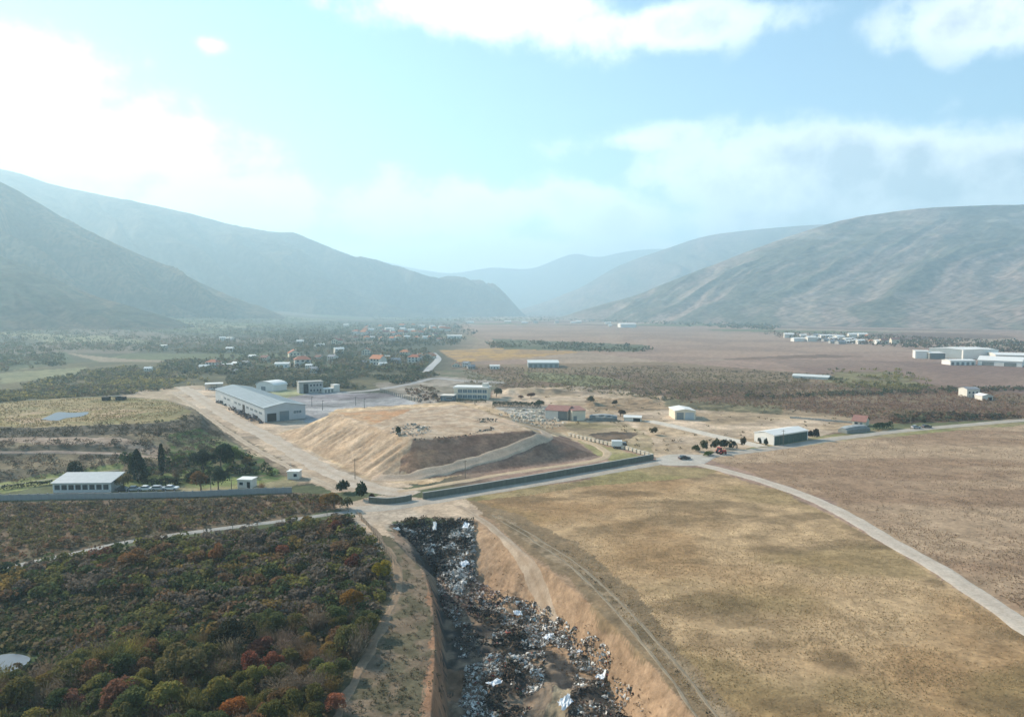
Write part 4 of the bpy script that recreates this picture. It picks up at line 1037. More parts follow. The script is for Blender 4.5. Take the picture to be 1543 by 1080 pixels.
near_row = [(300, 559, 'white', 13, 'white house with a pale roof at the left end of the near village row'), (309, 554, 'red', 16, 'house with a dull red roof just behind the leftmost white village house'),
    (327, 556, 'brown', 12, 'brown roofed house between the leftmost red roof and two white houses'), (336, 554, 'white', 12, 'white house left of its white twin above the long hall'),
    (349, 553, 'white', 11, 'white house right of its white twin above the long hall'), (343, 563, 'grey', 13, 'grey low roofed house nearest behind the long hall'),
    (361, 550, 'grey', 13, 'grey roofed house right of the two white village houses'), (374, 542, 'white', 11, 'white house set back behind the grey roofed one'),
    (392, 545, 'brown', 13, 'brown roofed house standing alone between the two village clusters'), (414, 554, 'white', 16, 'large white house left of the big red roofed one'),
    (436, 541, 'red', 18, 'upper of two red roofed houses right of the large white one'), (444, 553, 'red', 22, 'biggest red roofed house in the near village'),
    (460, 557, 'white', 8, 'tiny white hut right of the biggest red roofed house'), (466, 562, 'grey', 12, 'low grey barn on the field edge behind the barrel roofed store'),
    (474, 541, 'brown', 12, 'brown roofed house beside the dark trees in mid village'), (493, 544, 'grey', 14, 'grey roofed house with pale walls in mid village'),
    (505, 533, 'white', 14, 'white house below the pinkish one in mid village'), (499, 520, 'red', 14, 'reddish roofed house above the white one in mid village'),
    (545, 535, 'red', 14, 'red roofed house at the upper left of the orange roofs'), (557, 550, 'orange', 20, 'broad orange roofed house at the front of the village'),
    (540, 549, 'grey', 12, 'pale grey house left of the broad orange roofed one'), (575, 541, 'white', 10, 'white house right of the broad orange roofed one'),
    (588, 547, 'grey', 15, 'lilac grey roofed house with dark walls in the front row'), (602, 537, 'orange', 14, 'orange roofed house behind the dark red one'),
    (614, 546, 'red', 17, 'dark red roofed house with a bright white gable'), (626, 541, 'orange', 16, 'orange roofed house left of the rightmost orange roof'),
    (638, 540, 'orange', 17, 'rightmost orange roofed house beside the straight pale road'), (572, 552, 'white', 7, 'very small white outbuilding in front of the orange roofs'),
    (681, 553, 'orange', 14, 'orange roofed white house alone right of the straight pale road'), (697, 553, 'grey', 11, 'grey shed just right of the lone orange roofed house'),
    (705, 556, 'grey', 11, 'flat grey barn at the right end beyond the lone orange house'), (738, 556, 'white', 12, 'small pale hut on the scrub behind the office'),
    (340, 530, 'white', 10, 'lone white villa among the dark trees on the slope'), (331, 513, 'white', 8, 'left of two small white houses high among the dark trees'),
    (340, 512, 'white', 8, 'right of two small white houses high among the dark trees'), (447, 519, 'white', 10, 'white house by itself on the green terrace above the village'),
    (475, 523, 'white', 11, 'white flat house right of the lone terrace house'), (217, 562, 'white', 8, 'tiny white hut in the yellowish bushes at the left'),
    (241, 524, 'white', 7, 'small white chapel like hut on the dark slope at the left'), (517, 493, 'white', 8, 'bright far white house at the left of the distant village')]
for px, py, k, w, lb in near_row: house(lb, px, py, k, w, 'village houses')
far_rows = [('nearest distant row', 512, 530, 668, 11), ('middle distant row', 505, 526, 662, 12), ('farther distant row', 499, 540, 680, 12), ('farthest distant row', 494, 548, 690, 9)]
ords = ['first', 'second', 'third', 'fourth', 'fifth', 'sixth', 'seventh', 'eighth', 'ninth', 'tenth', 'eleventh', 'twelfth', 'thirteenth', 'fourteenth', 'fifteenth', 'sixteenth', 'seventeenth']
for nm, y0, x0, x1, n in far_rows:
    for i in range(n):
        px = x0 + (x1 - x0) * (i + rnd.uniform(.1, .6)) / n; k = rnd.choice(['red', 'orange', 'orange', 'white', 'brown', 'white'])
        house('%s roofed house, %s from left in the %s of the village' % (k, ords[i], nm), px, y0 + rnd.uniform(-1.5, 1.5), k, rnd.uniform(7, 10), 'distant village houses', False)
# far town on the right below the stony mountain
for j, (y0, x0, x1, n, nm) in enumerate([(514, 1195, 1290, 9, 'front row'), (518, 1245, 1350, 9, 'middle row'), (509, 1180, 1320, 8, 'rear row')]):
    for i in range(n):
        px = x0 + (x1 - x0) * (i + rnd.uniform(.1, .7)) / n; k = rnd.choice(['white', 'white', 'white', 'orange', 'grey', 'white'] if px < 1300 else ['orange', 'white', 'brown', 'orange'])
        house('%s roofed building, %s from left in the %s of the right hand town' % (k, ords[i], nm), px, y0 + rnd.uniform(-.8, .8), k, rnd.uniform(7, 13), 'town buildings under the right mountain', False, rnd.uniform(-.3, .3))
for i, (px, py, w) in enumerate([(786, 487, 8), (803, 487, 9), (860, 487, 6), (868, 487, 8), (912, 488, 7), (917, 492, 5), (836, 487, 7), (703, 487, 12), (760, 486, 9)]):
    house('small pale building, %s from the left along the far edge of the pink fields' % ords[sorted([786, 803, 860, 868, 912, 917, 836, 703, 760]).index(px)], px, py, 'white' if i not in (1, 6) else 'grey', w, 'pale buildings at the far edge of the fields', False, 0)

# ------------------------------------------------------------------ far halls and greenhouses
def hall(name, label, cat, p0, p1, D_, e, r, mw, mr, axis='x', doors=0, group=None, dm=None):
    loc, rz, L = place(p0, p1); T = thing(name, label, cat, loc, rz, group)
    gable(L, D_, e, r, axis, .5, .3, mw, mr, T, base=-1)
    for k in range(doors): door(T, 'x', L * (k + .2) / doors, L * (k + .75) / doors, e * .7, 0, -1, dm or m_greyd)
    return T
hall('factory_hall', 'leftmost bright white factory block in the far right industrial park', 'factory', (1379, 540), (1399, 540.5), 22, 8, 8.6, m_whitem, m_whitem, doors=0, group='factory halls on the far right')
hall('factory_hall', 'dark fronted hall between the leftmost white block and the tall white one', 'factory', (1401, 541), (1424, 541), 24, 6.5, 7.2, m_greyd, m_whitem, doors=3, group='factory halls on the far right')
hall('factory_hall', 'tall white factory hall in the middle of the far right industrial park', 'factory', (1412, 537), (1451, 541), 40, 10, 10.8, m_whitem, m_whitem, doors=0, group='factory halls on the far right')
hall('factory_hall', 'long blue grey fronted hall right of the tall white factory hall', 'factory', (1452, 541), (1498, 539), 40, 10, 11, m_roofg, m_whitem, doors=0, group='factory halls on the far right')
hall('factory_hall', 'low white hall with many doors in front of the tall factory hall', 'factory', (1432, 550), (1470, 550), 14, 4.2, 5.2, m_whitem, m_whitem, doors=5, group='factory halls on the far right')
hall('factory_hall', 'wide white roofed hall at the right edge of the industrial park', 'factory', (1473, 550), (1540, 553), 34, 5.0, 8.2, m_whitem, m_whitem, doors=2, group='factory halls on the far right')
hall('factory_hall', 'white hall cut by the right edge of the photo, behind the wide roof', 'factory', (1500, 544), (1580, 546), 40, 6.5, 8, m_white, m_whitem, doors=0, group='factory halls on the far right')
hall('greenhouse', 'long grey greenhouse with a white end in the fields behind the office', 'greenhouse', (796, 554), (842, 554), 30, 4.5, 6, m_roofg, m_film, doors=6)
hall('greenhouse', 'low white plastic tunnel lying in the scrub right of the centre', 'greenhouse', (1194, 569), (1248, 572), 10, 1.6, 2.8, m_film, m_film)
hall('storage_hall', 'thin white hall far off at the edge of the distant village', 'hall', (674, 510), (696, 510), 22, 5, 6, m_whitem, m_whitem)
hall('storage_hall', 'thin white hall at the far end of the pink fields', 'hall', (935, 493.5), (959, 493.5), 60, 10, 12, m_whitem, m_whitem)
loc, rz, L = place((1457, 599), (1476, 599))
T = thing('house', 'white farmhouse with a flat side alone in the scrub on the right', 'house', loc, rz); gable(L, 8, 5.2, 6.2, 'x', .3, .2, m_white, m_gtile, T)
for k in range(3): window(T, 'x', L * (.12 + .3 * k), L * (.26 + .3 * k), 2.6, 3.8, 0, -1)
door(T, 'x', L * .45, L * .58, 2.1, 0, -1)
loc, rz, L = place((1480, 603), (1496, 603)); T = thing('shed', 'low white shed right of the white farmhouse', 'shed', loc, rz); gable(L, 7, 2.6, 3.6, 'y', .3, .2, m_white, m_whitem, T); door(T, 'x', L * .55, L * .9, 2, 0, -1, m_dark)
loc, rz, L = place((153, 604), (187, 603)); T = thing('shelter', 'dark low shelter with a pale roof on the sandy bank at the left', 'shelter', loc, rz)
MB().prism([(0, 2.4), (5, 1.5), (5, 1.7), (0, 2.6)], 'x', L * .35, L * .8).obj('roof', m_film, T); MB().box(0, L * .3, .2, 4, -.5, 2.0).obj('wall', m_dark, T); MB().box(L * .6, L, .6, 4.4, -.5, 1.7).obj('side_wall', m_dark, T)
# ------------------------------------------------------------------ vegetation
m_grass = mat('grass_blades', (1, 1, 1), .9, .2, .8, tint=True, spec=.05, trans=.5)
m_leaf = mat('tree_leaves', (1, 1, 1), .8, .22, 2.2, objcol=True, spec=.1, trans=.45)
m_leaft = mat('scrub_leaves', (1, 1, 1), .85, .22, .8, tint=True, spec=.1, trans=.52)
def clear_of(XY, s=0.0):
    k = np.ones(len(XY), bool)
    for L, hw, nm in RIB:
        a, b = L.min(0) - 15, L.max(0) + 15
        i = np.nonzero(k & (XY[:, 0] > a[0]) & (XY[:, 0] < b[0]) & (XY[:, 1] > a[1]) & (XY[:, 1] < b[1]))[0]
        if len(i): k[i] = dist_edge(XY[i, 0], XY[i, 1], L, False) > hw + (s[i] if hasattr(s, '__len__') else s)
    for P in PONDS: k &= ~(inside(XY[:, 0], XY[:, 1], P) | (dist_edge(XY[:, 0], XY[:, 1], P) < (1.2 if P[0][1] < 150 else .3)))
    return XY[k] if not hasattr(s, '__len__') else k
m_bark = mat('tree_bark', (.14, .105, .08), .9, .25, 4)
def rand_dirs(n, g): 
    v = g.normal(size=(n, 3)); return v / np.linalg.norm(v, axis=1)[:, None]
def leaf_quads(P, size, g, flat=0.0, aspect=1.0):
    n = len(P); a = rand_dirs(n, g); a[:, 2] *= (1 - flat); a /= np.linalg.norm(a, axis=1)[:, None]
    b = np.cross(a, rand_dirs(n, g)); b /= np.linalg.norm(b, axis=1)[:, None] + 1e-9
    s = size * g.uniform(.6, 1.3, n)[:, None] * .5
    V = np.stack([P - a * s * aspect, P - b * s, P + a * s * aspect, P + b * s * g.uniform(.6, 1.1, n)[:, None]], 1).reshape(-1, 3)
    return V, np.arange(4 * n).reshape(n, 4)
def crown_mesh(seed, kind='round', n=1300):
    g = np.random.default_rng(seed)
    if kind == 'round':
        nl = g.integers(6, 10); C = rand_dirs(nl, g) * g.uniform(.25, .62, nl)[:, None]; C[:, 2] = np.abs(C[:, 2]) * .8 - .05; R = g.uniform(.28, .50, nl)
        k = g.integers(0, nl, n); d = rand_dirs(n, g); d[:, 2] = np.where(d[:, 2] < -.3, -d[:, 2], d[:, 2]); P = C[k] + d * (R[k] * g.uniform(.65, 1.05, n) ** .5)[:, None]
        P[:, :2] *= .60; P[:, 2] = P[:, 2] * .74 + .42; V, F = leaf_quads(P, .072, g)
    elif kind == 'twig':
        n = int(n * .9); k = g.integers(0, 14, n); base = rand_dirs(14, g); base[:, 2] = np.abs(base[:, 2]) + .55; base /= np.linalg.norm(base, axis=1)[:, None]
        t = g.uniform(.2, 1, n); P = base[k] * t[:, None] * .85 + g.normal(size=(n, 3)) * (.05 + .13 * t[:, None]); P[:, :2] *= .66; P[:, 2] = P[:, 2] * .85 + .10
        V, F = leaf_quads(P, .07, g, 0, 1.0)
        V = V.reshape(-1, 4, 3); c = V.mean(1, keepdims=True); dd = V - c; upw = np.array([.3, .3, 1.0]); dd[:, 0] = base[k] * .07 * -1; dd[:, 2] = base[k] * .07; dd[:, 1] *= .28; dd[:, 3] *= .28
        V = (c + dd).reshape(-1, 3)
    elif kind == 'cone':
        t = g.uniform(0, 1, n) ** .8; a = g.uniform(0, 2 * math.pi, n); r = (1 - t) ** .75 * .42 * g.uniform(.6, 1.08, n) * (1 + .12 * np.sin(a * 5 + t * 30))
        P = np.stack([r * np.cos(a), r * np.sin(a), .06 + t * 1.2], 1); V, F = leaf_quads(P, .09, g)
    elif kind == 'column':
        t = g.uniform(0, 1, n); a = g.uniform(0, 2 * math.pi, n); r = np.sin(np.clip(t * .93 + .05, 0, 1) * math.pi) ** .55 * .17 * g.uniform(.7, 1.08, n)
        P = np.stack([r * np.cos(a), r * np.sin(a), .03 + t * 1.45], 1); V, F = leaf_quads(P, .08, g)
    elif kind == 'bush':
        nl = g.integers(5, 8); C = g.normal(size=(nl, 3)) * .22; C[:, 2] = g.uniform(.15, .42, nl); R = g.uniform(.2, .36, nl); k = g.integers(0, nl, n)
        d = rand_dirs(n, g); d[:, 2] = np.abs(d[:, 2]) * 1.0 - .15; P = C[k] + d * (R[k] * g.uniform(.6, 1.05, n))[:, None]; P[:, 2] = np.maximum(P[:, 2] * 1.25, .02); P[:, :2] *= .85; V, F = leaf_quads(P, .09, g)
    return np_mesh('crown', V, F, [m_leaf])
def trunk_mesh(seed, h=.5, r=.035, limbs=5):
    rr = random.Random(seed); b = MB(); b.cyl((0, 0, -.06), r, h + .06, 7, 'z', r * .6)
    me = b
    for i in range(limbs):
        a = 2 * math.pi * i / limbs + rr.random(); z = h * rr.uniform(.6, 1); l = rr.uniform(.25, .42); d = (math.cos(a) * l, math.sin(a) * l, l * rr.uniform(.6, 1.1)); q = r * .45
        vs = [(math.cos(k * 2.094) * q, math.sin(k * 2.094) * q, z) for k in range(3)] + [(d[0] + math.cos(k * 2.094) * q * .3, d[1] + math.sin(k * 2.094) * q * .3, z + d[2]) for k in range(3)]
        me.add(vs, [(0, 1, 4, 3), (1, 2, 5, 4), (2, 0, 3, 5), (3, 4, 5)])
    return me.mesh('trunk', m_bark)
CR = {'round': [crown_mesh(i, 'round', 1500) for i in range(9)], 'twig': [crown_mesh(30 + i, 'twig', 1300) for i in range(6)], 'cone': [crown_mesh(50 + i, 'cone', 1500) for i in range(2)],
      'column': [crown_mesh(60 + i, 'column', 1100) for i in range(2)], 'bush': [crown_mesh(70 + i, 'bush', 1000) for i in range(5)]}
TR = [trunk_mesh(i) for i in range(5)]; TRlow = [trunk_mesh(20 + i, .18, .03, 5) for i in range(3)]
def tree(name, label, cat, xy, size, kind, col, group=None, wide=1.0, tall=1.0, trunk=True):
    if kind == 'bush': tall *= 1.45
    x, y = xy; T = thing(name, label, cat, (float(x), float(y), h1(x, y) - .05), rnd.uniform(0, 6.28), group, (size * wide, size * wide, size * tall))
    c_ = child('crown', rnd.choice(CR[kind]), T); j_ = rnd.uniform(.85, 1.2); c_.color = (*[max(.003, v * j_ * w_ * rnd.uniform(.95, 1.05)) for v, w_ in zip(col, (1.2, 1.12, 1.0))], 1)
    if trunk: child('trunk', rnd.choice(TR if kind == 'round' else TRlow), T)
    return T
DG, MG, OLV, YEL, ORG, RED, RST, GRYT, YGR = (.020, .034, .022), (.050, .075, .028), (.085, .085, .032), (.23, .185, .035), (.24, .115, .035), (.26, .055, .038), (.15, .075, .040), (.115, .095, .075), (.13, .125, .040)
# individually recognisable trees: (photo px, py at the foot, width m, kind, colour, label)
solo = [
 (112, 724, 6.4, 'round', DG, 'rounded black green conifer behind the left end of the low office', .85, 1.0), (244, 716, 6.5, 'column', DG, 'slim black cypress standing upright on the grassy bank', .85, 1.1),
 (207, 722, 6.8, 'cone', DG, 'dark pyramidal conifer right of the low office', 1.25, 1.15), (194, 706, 6.4, 'round', MG, 'mid green tree behind the dark pyramidal conifer', 1.0, 1.0),
 (186, 738, 5.6, 'round', (.12, .11, .05), 'olive yellow tree touching the right end of the low office', 1.0, 1.0), (306, 712, 7.2, 'round', DG, 'black green broad tree left of the tall dark one', 1.1, 1.2),
 (333, 712, 7.8, 'round', (.026, .045, .028), 'tallest dark green tree by the dirt road bend', 1.1, 1.5), (352, 701, 6.4, 'round', (.085, .13, .03), 'bright green tree just right of the tallest dark one', 1.1, 1.0),
 (372, 704, 4.2, 'round', (.15, .11, .04), 'small yellowish tree at the right end of the garden trees', 1.0, 1.0), (303, 739, 6.8, 'round', (.16, .095, .045), 'rusty orange tree standing behind the left wall', 1.0, 1.0),
 (329, 739, 6.6, 'round', (.030, .050, .036), 'dark bluish green tree right of the rusty orange one', .95, 1.1), (293, 725, 4.6, 'round', DG, 'low dark tree left of the rusty orange one', 1.2, .8),
 (265, 722, 4.4, 'twig', GRYT, 'bare greyish tree between the cypress and the rusty orange one', 1.0, 1.0), (395, 741, 3.4, 'twig', (.15, .09, .05), 'little bare reddish tree between gatehouse and hut', .8, 1.1),
 (110, 735, 4.2, 'twig', (.12, .08, .055), 'bare brown tree on the bank left of the low office', 1.1, .9), (516, 742, 4.0, 'bush', (.020, .036, .018), 'dark green bush at the bend, left of its bigger neighbour', 1.25, 1.0),
 (545, 752, 4.6, 'bush', (.020, .038, .018), 'big dark green bush at the foot of the mound road', 1.2, 1.15), (503, 765, 6.0, 'round', (.19, .135, .050), 'yellow brown leafy tree leaning over the lane end', 1.15, .85),
 (523, 768, 4.0, 'round', (.06, .065, .03), 'dark olive tree beside the yellow brown one at the lane end', 1.0, .9), (560, 754, 2.2, 'bush', (.09, .045, .035), 'small brownish shrub beside the big dark bush', 1.1, .9),
 (1226, 662, 4.6, 'bush', (.035, .030, .022), 'dark rounded bush at the right end of the white hangar', 1.0, 1.15), (1145, 672, 2.0, 'bush', DG, 'left small dark shrub before the hangar gable', .9, 1.5),
 (1154, 673, 2.2, 'bush', DG, 'right small dark shrub before the hangar gable', .9, 1.5), (1119, 675, 3.2, 'bush', (.045, .04, .02), 'brownish round shrub between the hangar and the hedge', 1.0, 1.2),
 (1102, 677, 3.2, 'bush', DG, 'dark shrub right of the tractor', 1.1, 1.0), (1088, 675, 4.2, 'bush', DG, 'broad dark shrub behind the tractor', 1.2, .9), (1077, 679, 4.0, 'bush', (.035, .05, .02), 'dark green shrub left of the tractor', 1.2, 1.0),
 (1062, 680, 3.6, 'bush', MG, 'mid green shrub by the junction, second from the left', 1.2, 1.0), (1048, 680, 3.0, 'bush', MG, 'leftmost mid green shrub by the junction', 1.3, .9), (1065, 686, 2.6, 'bush', (.07, .11, .03), 'low bright green shrub at the road edge by the junction', 1.6, .6),
 (984, 655, 3.2, 'bush', (.10, .085, .045), 'olive brown heap of brushwood in the sandy yard', 1.6, .9), (748, 598, 7.0, 'round', (.08, .085, .055), 'grey green tree at the right end of the blue windowed office', 1.2, 1.0),
 (655, 600, 3.0, 'bush', (.11, .085, .055), 'bare brown tree left of the blue windowed office', 1.2, 1.0), (642, 605, 2.6, 'bush', (.14, .10, .06), 'low bare shrub near the diagonal fence end', 1.3, .9),
 (812, 613, 5.2, 'round', (.055, .065, .035), 'dark green tree left of the barn roof', 1.1, .9), (800, 600, 5.0, 'round', (.15, .08, .06), 'reddish bush on the sand behind the hedge', 1.1, .8), (785, 602, 4.0, 'round', (.14, .09, .06), 'smaller reddish bush on the sand, left of the other', 1.1, .7),
 (890, 607, 4.2, 'bush', (.08, .075, .045), 'lone dark bush on the sand behind the barn', 1.3, .9), (925, 610, 3.6, 'bush', (.10, .08, .05), 'small brown bush on the sand right of the barn', 1.2, .9), (935, 627, 6.0, 'round', (.08, .055, .035), 'brown tree behind the dark covered heap', 1.0, .7),
 (600, 655, 2.6, 'bush', (.030, .042, .025), 'dark bush among the rubble on top of the mound', 1.2, 1.1), (572, 876, 4.6, 'round', (.20, .17, .025), 'bright yellow green tree beside the sandy footpath', 1.05, 1.0),
 (378, 1022, 4.0, 'round', (.19, .070, .052), 'crimson red tree in the front of the wood', .8, 1.1), (352, 1085, 3.6, 'round', (.34, .14, .045), 'vivid orange tree at the lower edge of the wood', 1.1, .9), (348, 985, 6.0, 'round', (.030, .035, .022), 'very dark tree in the middle of the wood', 1.1, 1.0),
 (412, 1015, 4.0, 'round', (.20, .085, .055), 'salmon brown tree right of the crimson one', .9, .9), (428, 838, 3.6, 'round', (.22, .085, .055), 'salmon red shrub tree in the upper wood', 1.1, .8), (327, 850, 4.2, 'round', (.18, .095, .045), 'orange tree in the upper left part of the wood', .9, 1.1),
 (527, 920, 4.4, 'round', (.25, .15, .035), 'golden yellow tree in the right part of the wood', 1.05, .9), (532, 858, 3.8, 'round', (.14, .055, .04), 'dark red tree near the right edge of the wood', 1.0, .9), (205, 858, 5.6, 'round', (.19, .10, .045), 'rusty orange tree at the lane edge of the wood', 1.3, .8),
 (280, 1030, 6.6, 'round', (.15, .135, .065), 'large khaki crowned tree in the front of the wood', 1.15, 1.0), (505, 1070, 3.2, 'round', (.27, .12, .075), 'peach coloured shrub at the lower right of the wood', 1.1, .8), (505, 802, 3.6, 'round', (.16, .065, .048), 'dark red shrub by the top corner of the wood', 1.3, .8)]
taken = []
for px, py, s, kind, col, lb, wd, tl in solo:
    xy = GT(px, py) if py < 1079 else G(px, py); taken.append(xy)
    nm = {'bush': 'bush', 'column': 'cypress_tree', 'cone': 'conifer_tree'}.get(kind, 'tree'); nm = 'shrub' if 'shrub' in lb and kind == 'bush' else nm
    tree(nm, lb, 'bush' if kind == 'bush' else 'tree', xy, s, kind, col, None, wd, tl, trunk=kind != 'bush')

# the wood: 250 nearest trees one by one, the rest as one mass
WOOD = poly([(-60, 880), (0, 868), (100, 846), (200, 826), (320, 810), (430, 795), (525, 782), (570, 838), (582, 880), (568, 935), (540, 990), (500, 1050), (470, 1120), (440, 1200), (-60, 1200)])
CLEAR = poly([(-60, 925), (70, 900), (170, 893), (235, 905), (225, 940), (130, 975), (60, 1020), (0, 1030), (-60, 1040)])
cand = []
g = np.random.default_rng(5)
bb0, bb1 = WOOD.min(0), WOOD.max(0)
gx = np.arange(bb0[0], bb1[0], 2.45); gy = np.arange(bb0[1], bb1[1], 2.45)
XX, YY = np.meshgrid(gx, gy); XX = XX.ravel() + g.uniform(-1.2, 1.2, XX.size); YY = YY.ravel() + g.uniform(-1.2, 1.2, YY.size)
k = inside(XX, YY, WOOD); XX, YY = XX[k], YY[k]
cl = inside(XX, YY, CLEAR)
k = (~cl) | (g.random(len(XX)) < .18); XX, YY, cl = XX[k], YY[k], cl[k]
qpx, qpy = PX(XX, YY); k = (qpx > -60) & (qpx < 620) & (qpy < 1180)
XX, YY, cl = XX[k], YY[k], cl[k]
for t_ in taken:
    k = np.hypot(XX - t_[0], YY - t_[1]) > 2.6; XX, YY, cl = XX[k], YY[k], cl[k]
order = np.argsort(np.hypot(XX, YY)); XX, YY, cl = XX[order], YY[order], cl[order]
PAL = [('olive green', (.13, .125, .048), 6), ('dull green', (.085, .105, .045), 5), ('grey brown', (.165, .135, .105), 8), ('rust brown', (.17, .105, .06), 3), ('dark green', (.045, .062, .034), 2), ('ochre', (.22, .155, .055), 2.5), ('yellow green', (.185, .175, .055), 3), ('reddish', (.165, .085, .06), .6), ('brown', (.13, .098, .066), 4)]
pw = np.array([p[2] for p in PAL], float); hue = fbm(XX * .07, YY * .07, 201, 3)
def region(px, py):
    v = 'front' if py > 985 else 'middle' if py > 895 else 'upper part'; u = 'left' if px < 190 else 'centre' if px < 380 else 'right'
    return '%s %s of the wood' % (u, v)
wood_stuff = []; solo_wood = []
for i in range(len(XX)):
    w = pw.copy(); 
    if hue[i] < .42: w[[2, 1, 8]] *= 2.5
    elif hue[i] > .58: w[[0, 3, 5, 6]] *= 2.2
    c = PAL[g.choice(len(PAL), p=w / w.sum())]; px, py = PX(np.array([XX[i]]), np.array([YY[i]])); px, py = float(px[0]), float(py[0])
    size = float(g.uniform(2.3, 4.7)) * (.55 if cl[i] else 1)
    if len([1]) and i < 250:
        bare = c[0] in ('grey brown', 'brown') or g.random() < .30
        t_ = tree('autumn_tree', 'x', 'tree', (XX[i], YY[i]), size, 'twig' if bare else 'round', c[1], 'autumn trees of the wood below the lane', float(g.uniform(.95, 1.2)), float(g.uniform(.75, 1.1)))
        solo_wood.append((('bare twiggy' if bare else 'leafy') + ' ' + c[0], region(px, py), px, t_))
    else: wood_stuff.append((XX[i], YY[i], size, c[1]))

def ordn(i):
    o_ = ['leftmost', 'second from left', 'third from left', 'fourth from left', 'fifth from left', 'sixth from left', 'seventh from left', 'eighth from left', 'ninth from left', 'tenth from left', 'eleventh from left', 'twelfth from left', 'thirteenth from left', 'fourteenth from left']
    return o_[i] if i < len(o_) else '%dth from left' % (i + 1)
grp_ = {}
for ds, rg, px, t_ in solo_wood: grp_.setdefault((ds, rg), []).append((px, t_))
for (ds, rg), L_ in grp_.items():
    for i, (px, t_) in enumerate(sorted(L_, key=lambda q: q[0])):
        t_['label'] = ('%s tree, %s of its kind, %s' % (ds, ordn(i), rg)) if len(L_) > 1 else '%s tree, the only one in the %s' % (ds, rg)
# merged masses of vegetation
def clump_templates(n, q, seed, flat=.9, size=.34):
    out = []
    for i in range(n):
        g_ = np.random.default_rng(seed + i); nl = 4; C = g_.normal(size=(nl, 3)) * .22; C[:, 2] = g_.uniform(.25, .65, nl); R = g_.uniform(.2, .36, nl)
        k_ = g_.integers(0, nl, q); d = rand_dirs(q, g_); P = C[k_] + d * R[k_][:, None]; P[:, 2] = np.maximum(P[:, 2], .03) * flat
        V, F = leaf_quads(P, size, g_); out.append(V)
    return np.array(out), F
def mass(name, label, XY, S, cols, q=22, seed=0, tall=1.0, size=.34, jit=.18, kindlab='stuff'):
    S = np.asarray(S); kk = clear_of(XY, S * (.42 if S.max() > 3 else .75) + .1); XY, S, cols = XY[kk], S[kk], np.asarray(cols)[kk]
    Tm, F = clump_templates(6, q, 300 + seed, size=size); n = len(XY); g_ = np.random.default_rng(seed)
    k_ = g_.integers(0, 6, n); V = Tm[k_].copy(); nv = V.shape[1]
    a = g_.uniform(0, 6.28, n); ca, sa = np.cos(a)[:, None], np.sin(a)[:, None]
    x = V[..., 0] * ca - V[..., 1] * sa; y = V[..., 0] * sa + V[..., 1] * ca
    S = np.asarray(S)[:, None]; z0_ = hgt(XY[:, 0], XY[:, 1])[:, None]
    P = np.stack([x * S + XY[:, 0:1], y * S + XY[:, 1:2], V[..., 2] * S * tall + z0_], -1).reshape(-1, 3)
    c = np.repeat(np.asarray(cols), nv, 0) * np.repeat(g_.uniform(1 - jit, 1 + jit, n * nv // 4), 4)[:, None]
    FF = (F[None] + (np.arange(n) * nv)[:, None, None]).reshape(-1, 4)
    o = lnk(bpy.data.objects.new(name, np_mesh(name, P, FF, [m_leaft], c))); return tag(o, label, kind='stuff')
def scatter(pts, n, seed, world=False):
    P = np.array(pts, float); g_ = np.random.default_rng(seed); out = np.zeros((0, 2))
    if world:
        Wp = poly(pts); a, b = Wp.min(0), Wp.max(0)
        q = g_.uniform(a, b, (n * 4, 2)); q = q[inside(q[:, 0], q[:, 1], Wp)][:n]; return q
    q = g_.uniform(P.min(0), P.max(0), (n * 6, 2)); q = q[inside(q[:, 0], q[:, 1], P)][:n]
    return np.stack(G(q[:, 0], q[:, 1]), 1)
def G2(px, py): return G(px, py)
def pick(pal, n, seed, XY=None):
    g_ = np.random.default_rng(seed + 999); p = np.array([c[3] for c in pal], float); p /= p.sum(); 
    if XY is not None:
        h_ = (fbm(XY[:, 0] * .02, XY[:, 1] * .02, seed + 5, 3) - .3) / .4; idx = np.clip((h_ * .7 + g_.random(n) * .3) * len(pal), 0, len(pal) - 1).astype(int)
        r_ = g_.random(n) < .45; idx[r_] = g_.choice(len(pal), r_.sum(), p=p)
    else: idx = g_.choice(len(pal), n, p=p)
    return np.array([c[:3] for c in pal])[idx]
if wood_stuff:
    ws_ = np.array([(a, b) for a, b, s, c in wood_stuff]); 
    mass('woodland', 'farther autumn trees of the wood up to the narrow lane, seen as one mass', ws_, [s * 1.05 for a, b, s, c in wood_stuff], [c for a, b, s, c in wood_stuff], 170, 2, .85, .15)
# undergrowth in the wood
q = scatter([(-60, 868), (525, 780), (585, 840), (596, 885), (560, 975), (490, 1100), (-60, 1100)], 5200, 8, True)
mass('undergrowth', 'low brown and green undergrowth covering the floor of the wood', q, np.random.default_rng(1).uniform(.6, 1.7, len(q)), pick([(.13, .11, .06, 3), (.14, .11, .07, 3), (.09, .095, .045, 3), (.15, .095, .055, 1), (.10, .12, .045, 2)], len(q), 4, q), 12, 11, .9, .42)
q = scatter([(-60, 762), (200, 760), (480, 748), (520, 764), (430, 780), (200, 810), (0, 852), (-60, 862)], 1500, 9, True)
mass('scrub', 'reddish brown scrub on the strip between the long wall and the lane', q, np.random.default_rng(2).uniform(.7, 2.4, len(q)), pick([(.19, .12, .075, 4), (.19, .11, .07, 1), (.13, .115, .06, 3), (.16, .14, .06, 2), (.12, .10, .07, 3)], len(q), 6, q), 26, 12, .85, .28)
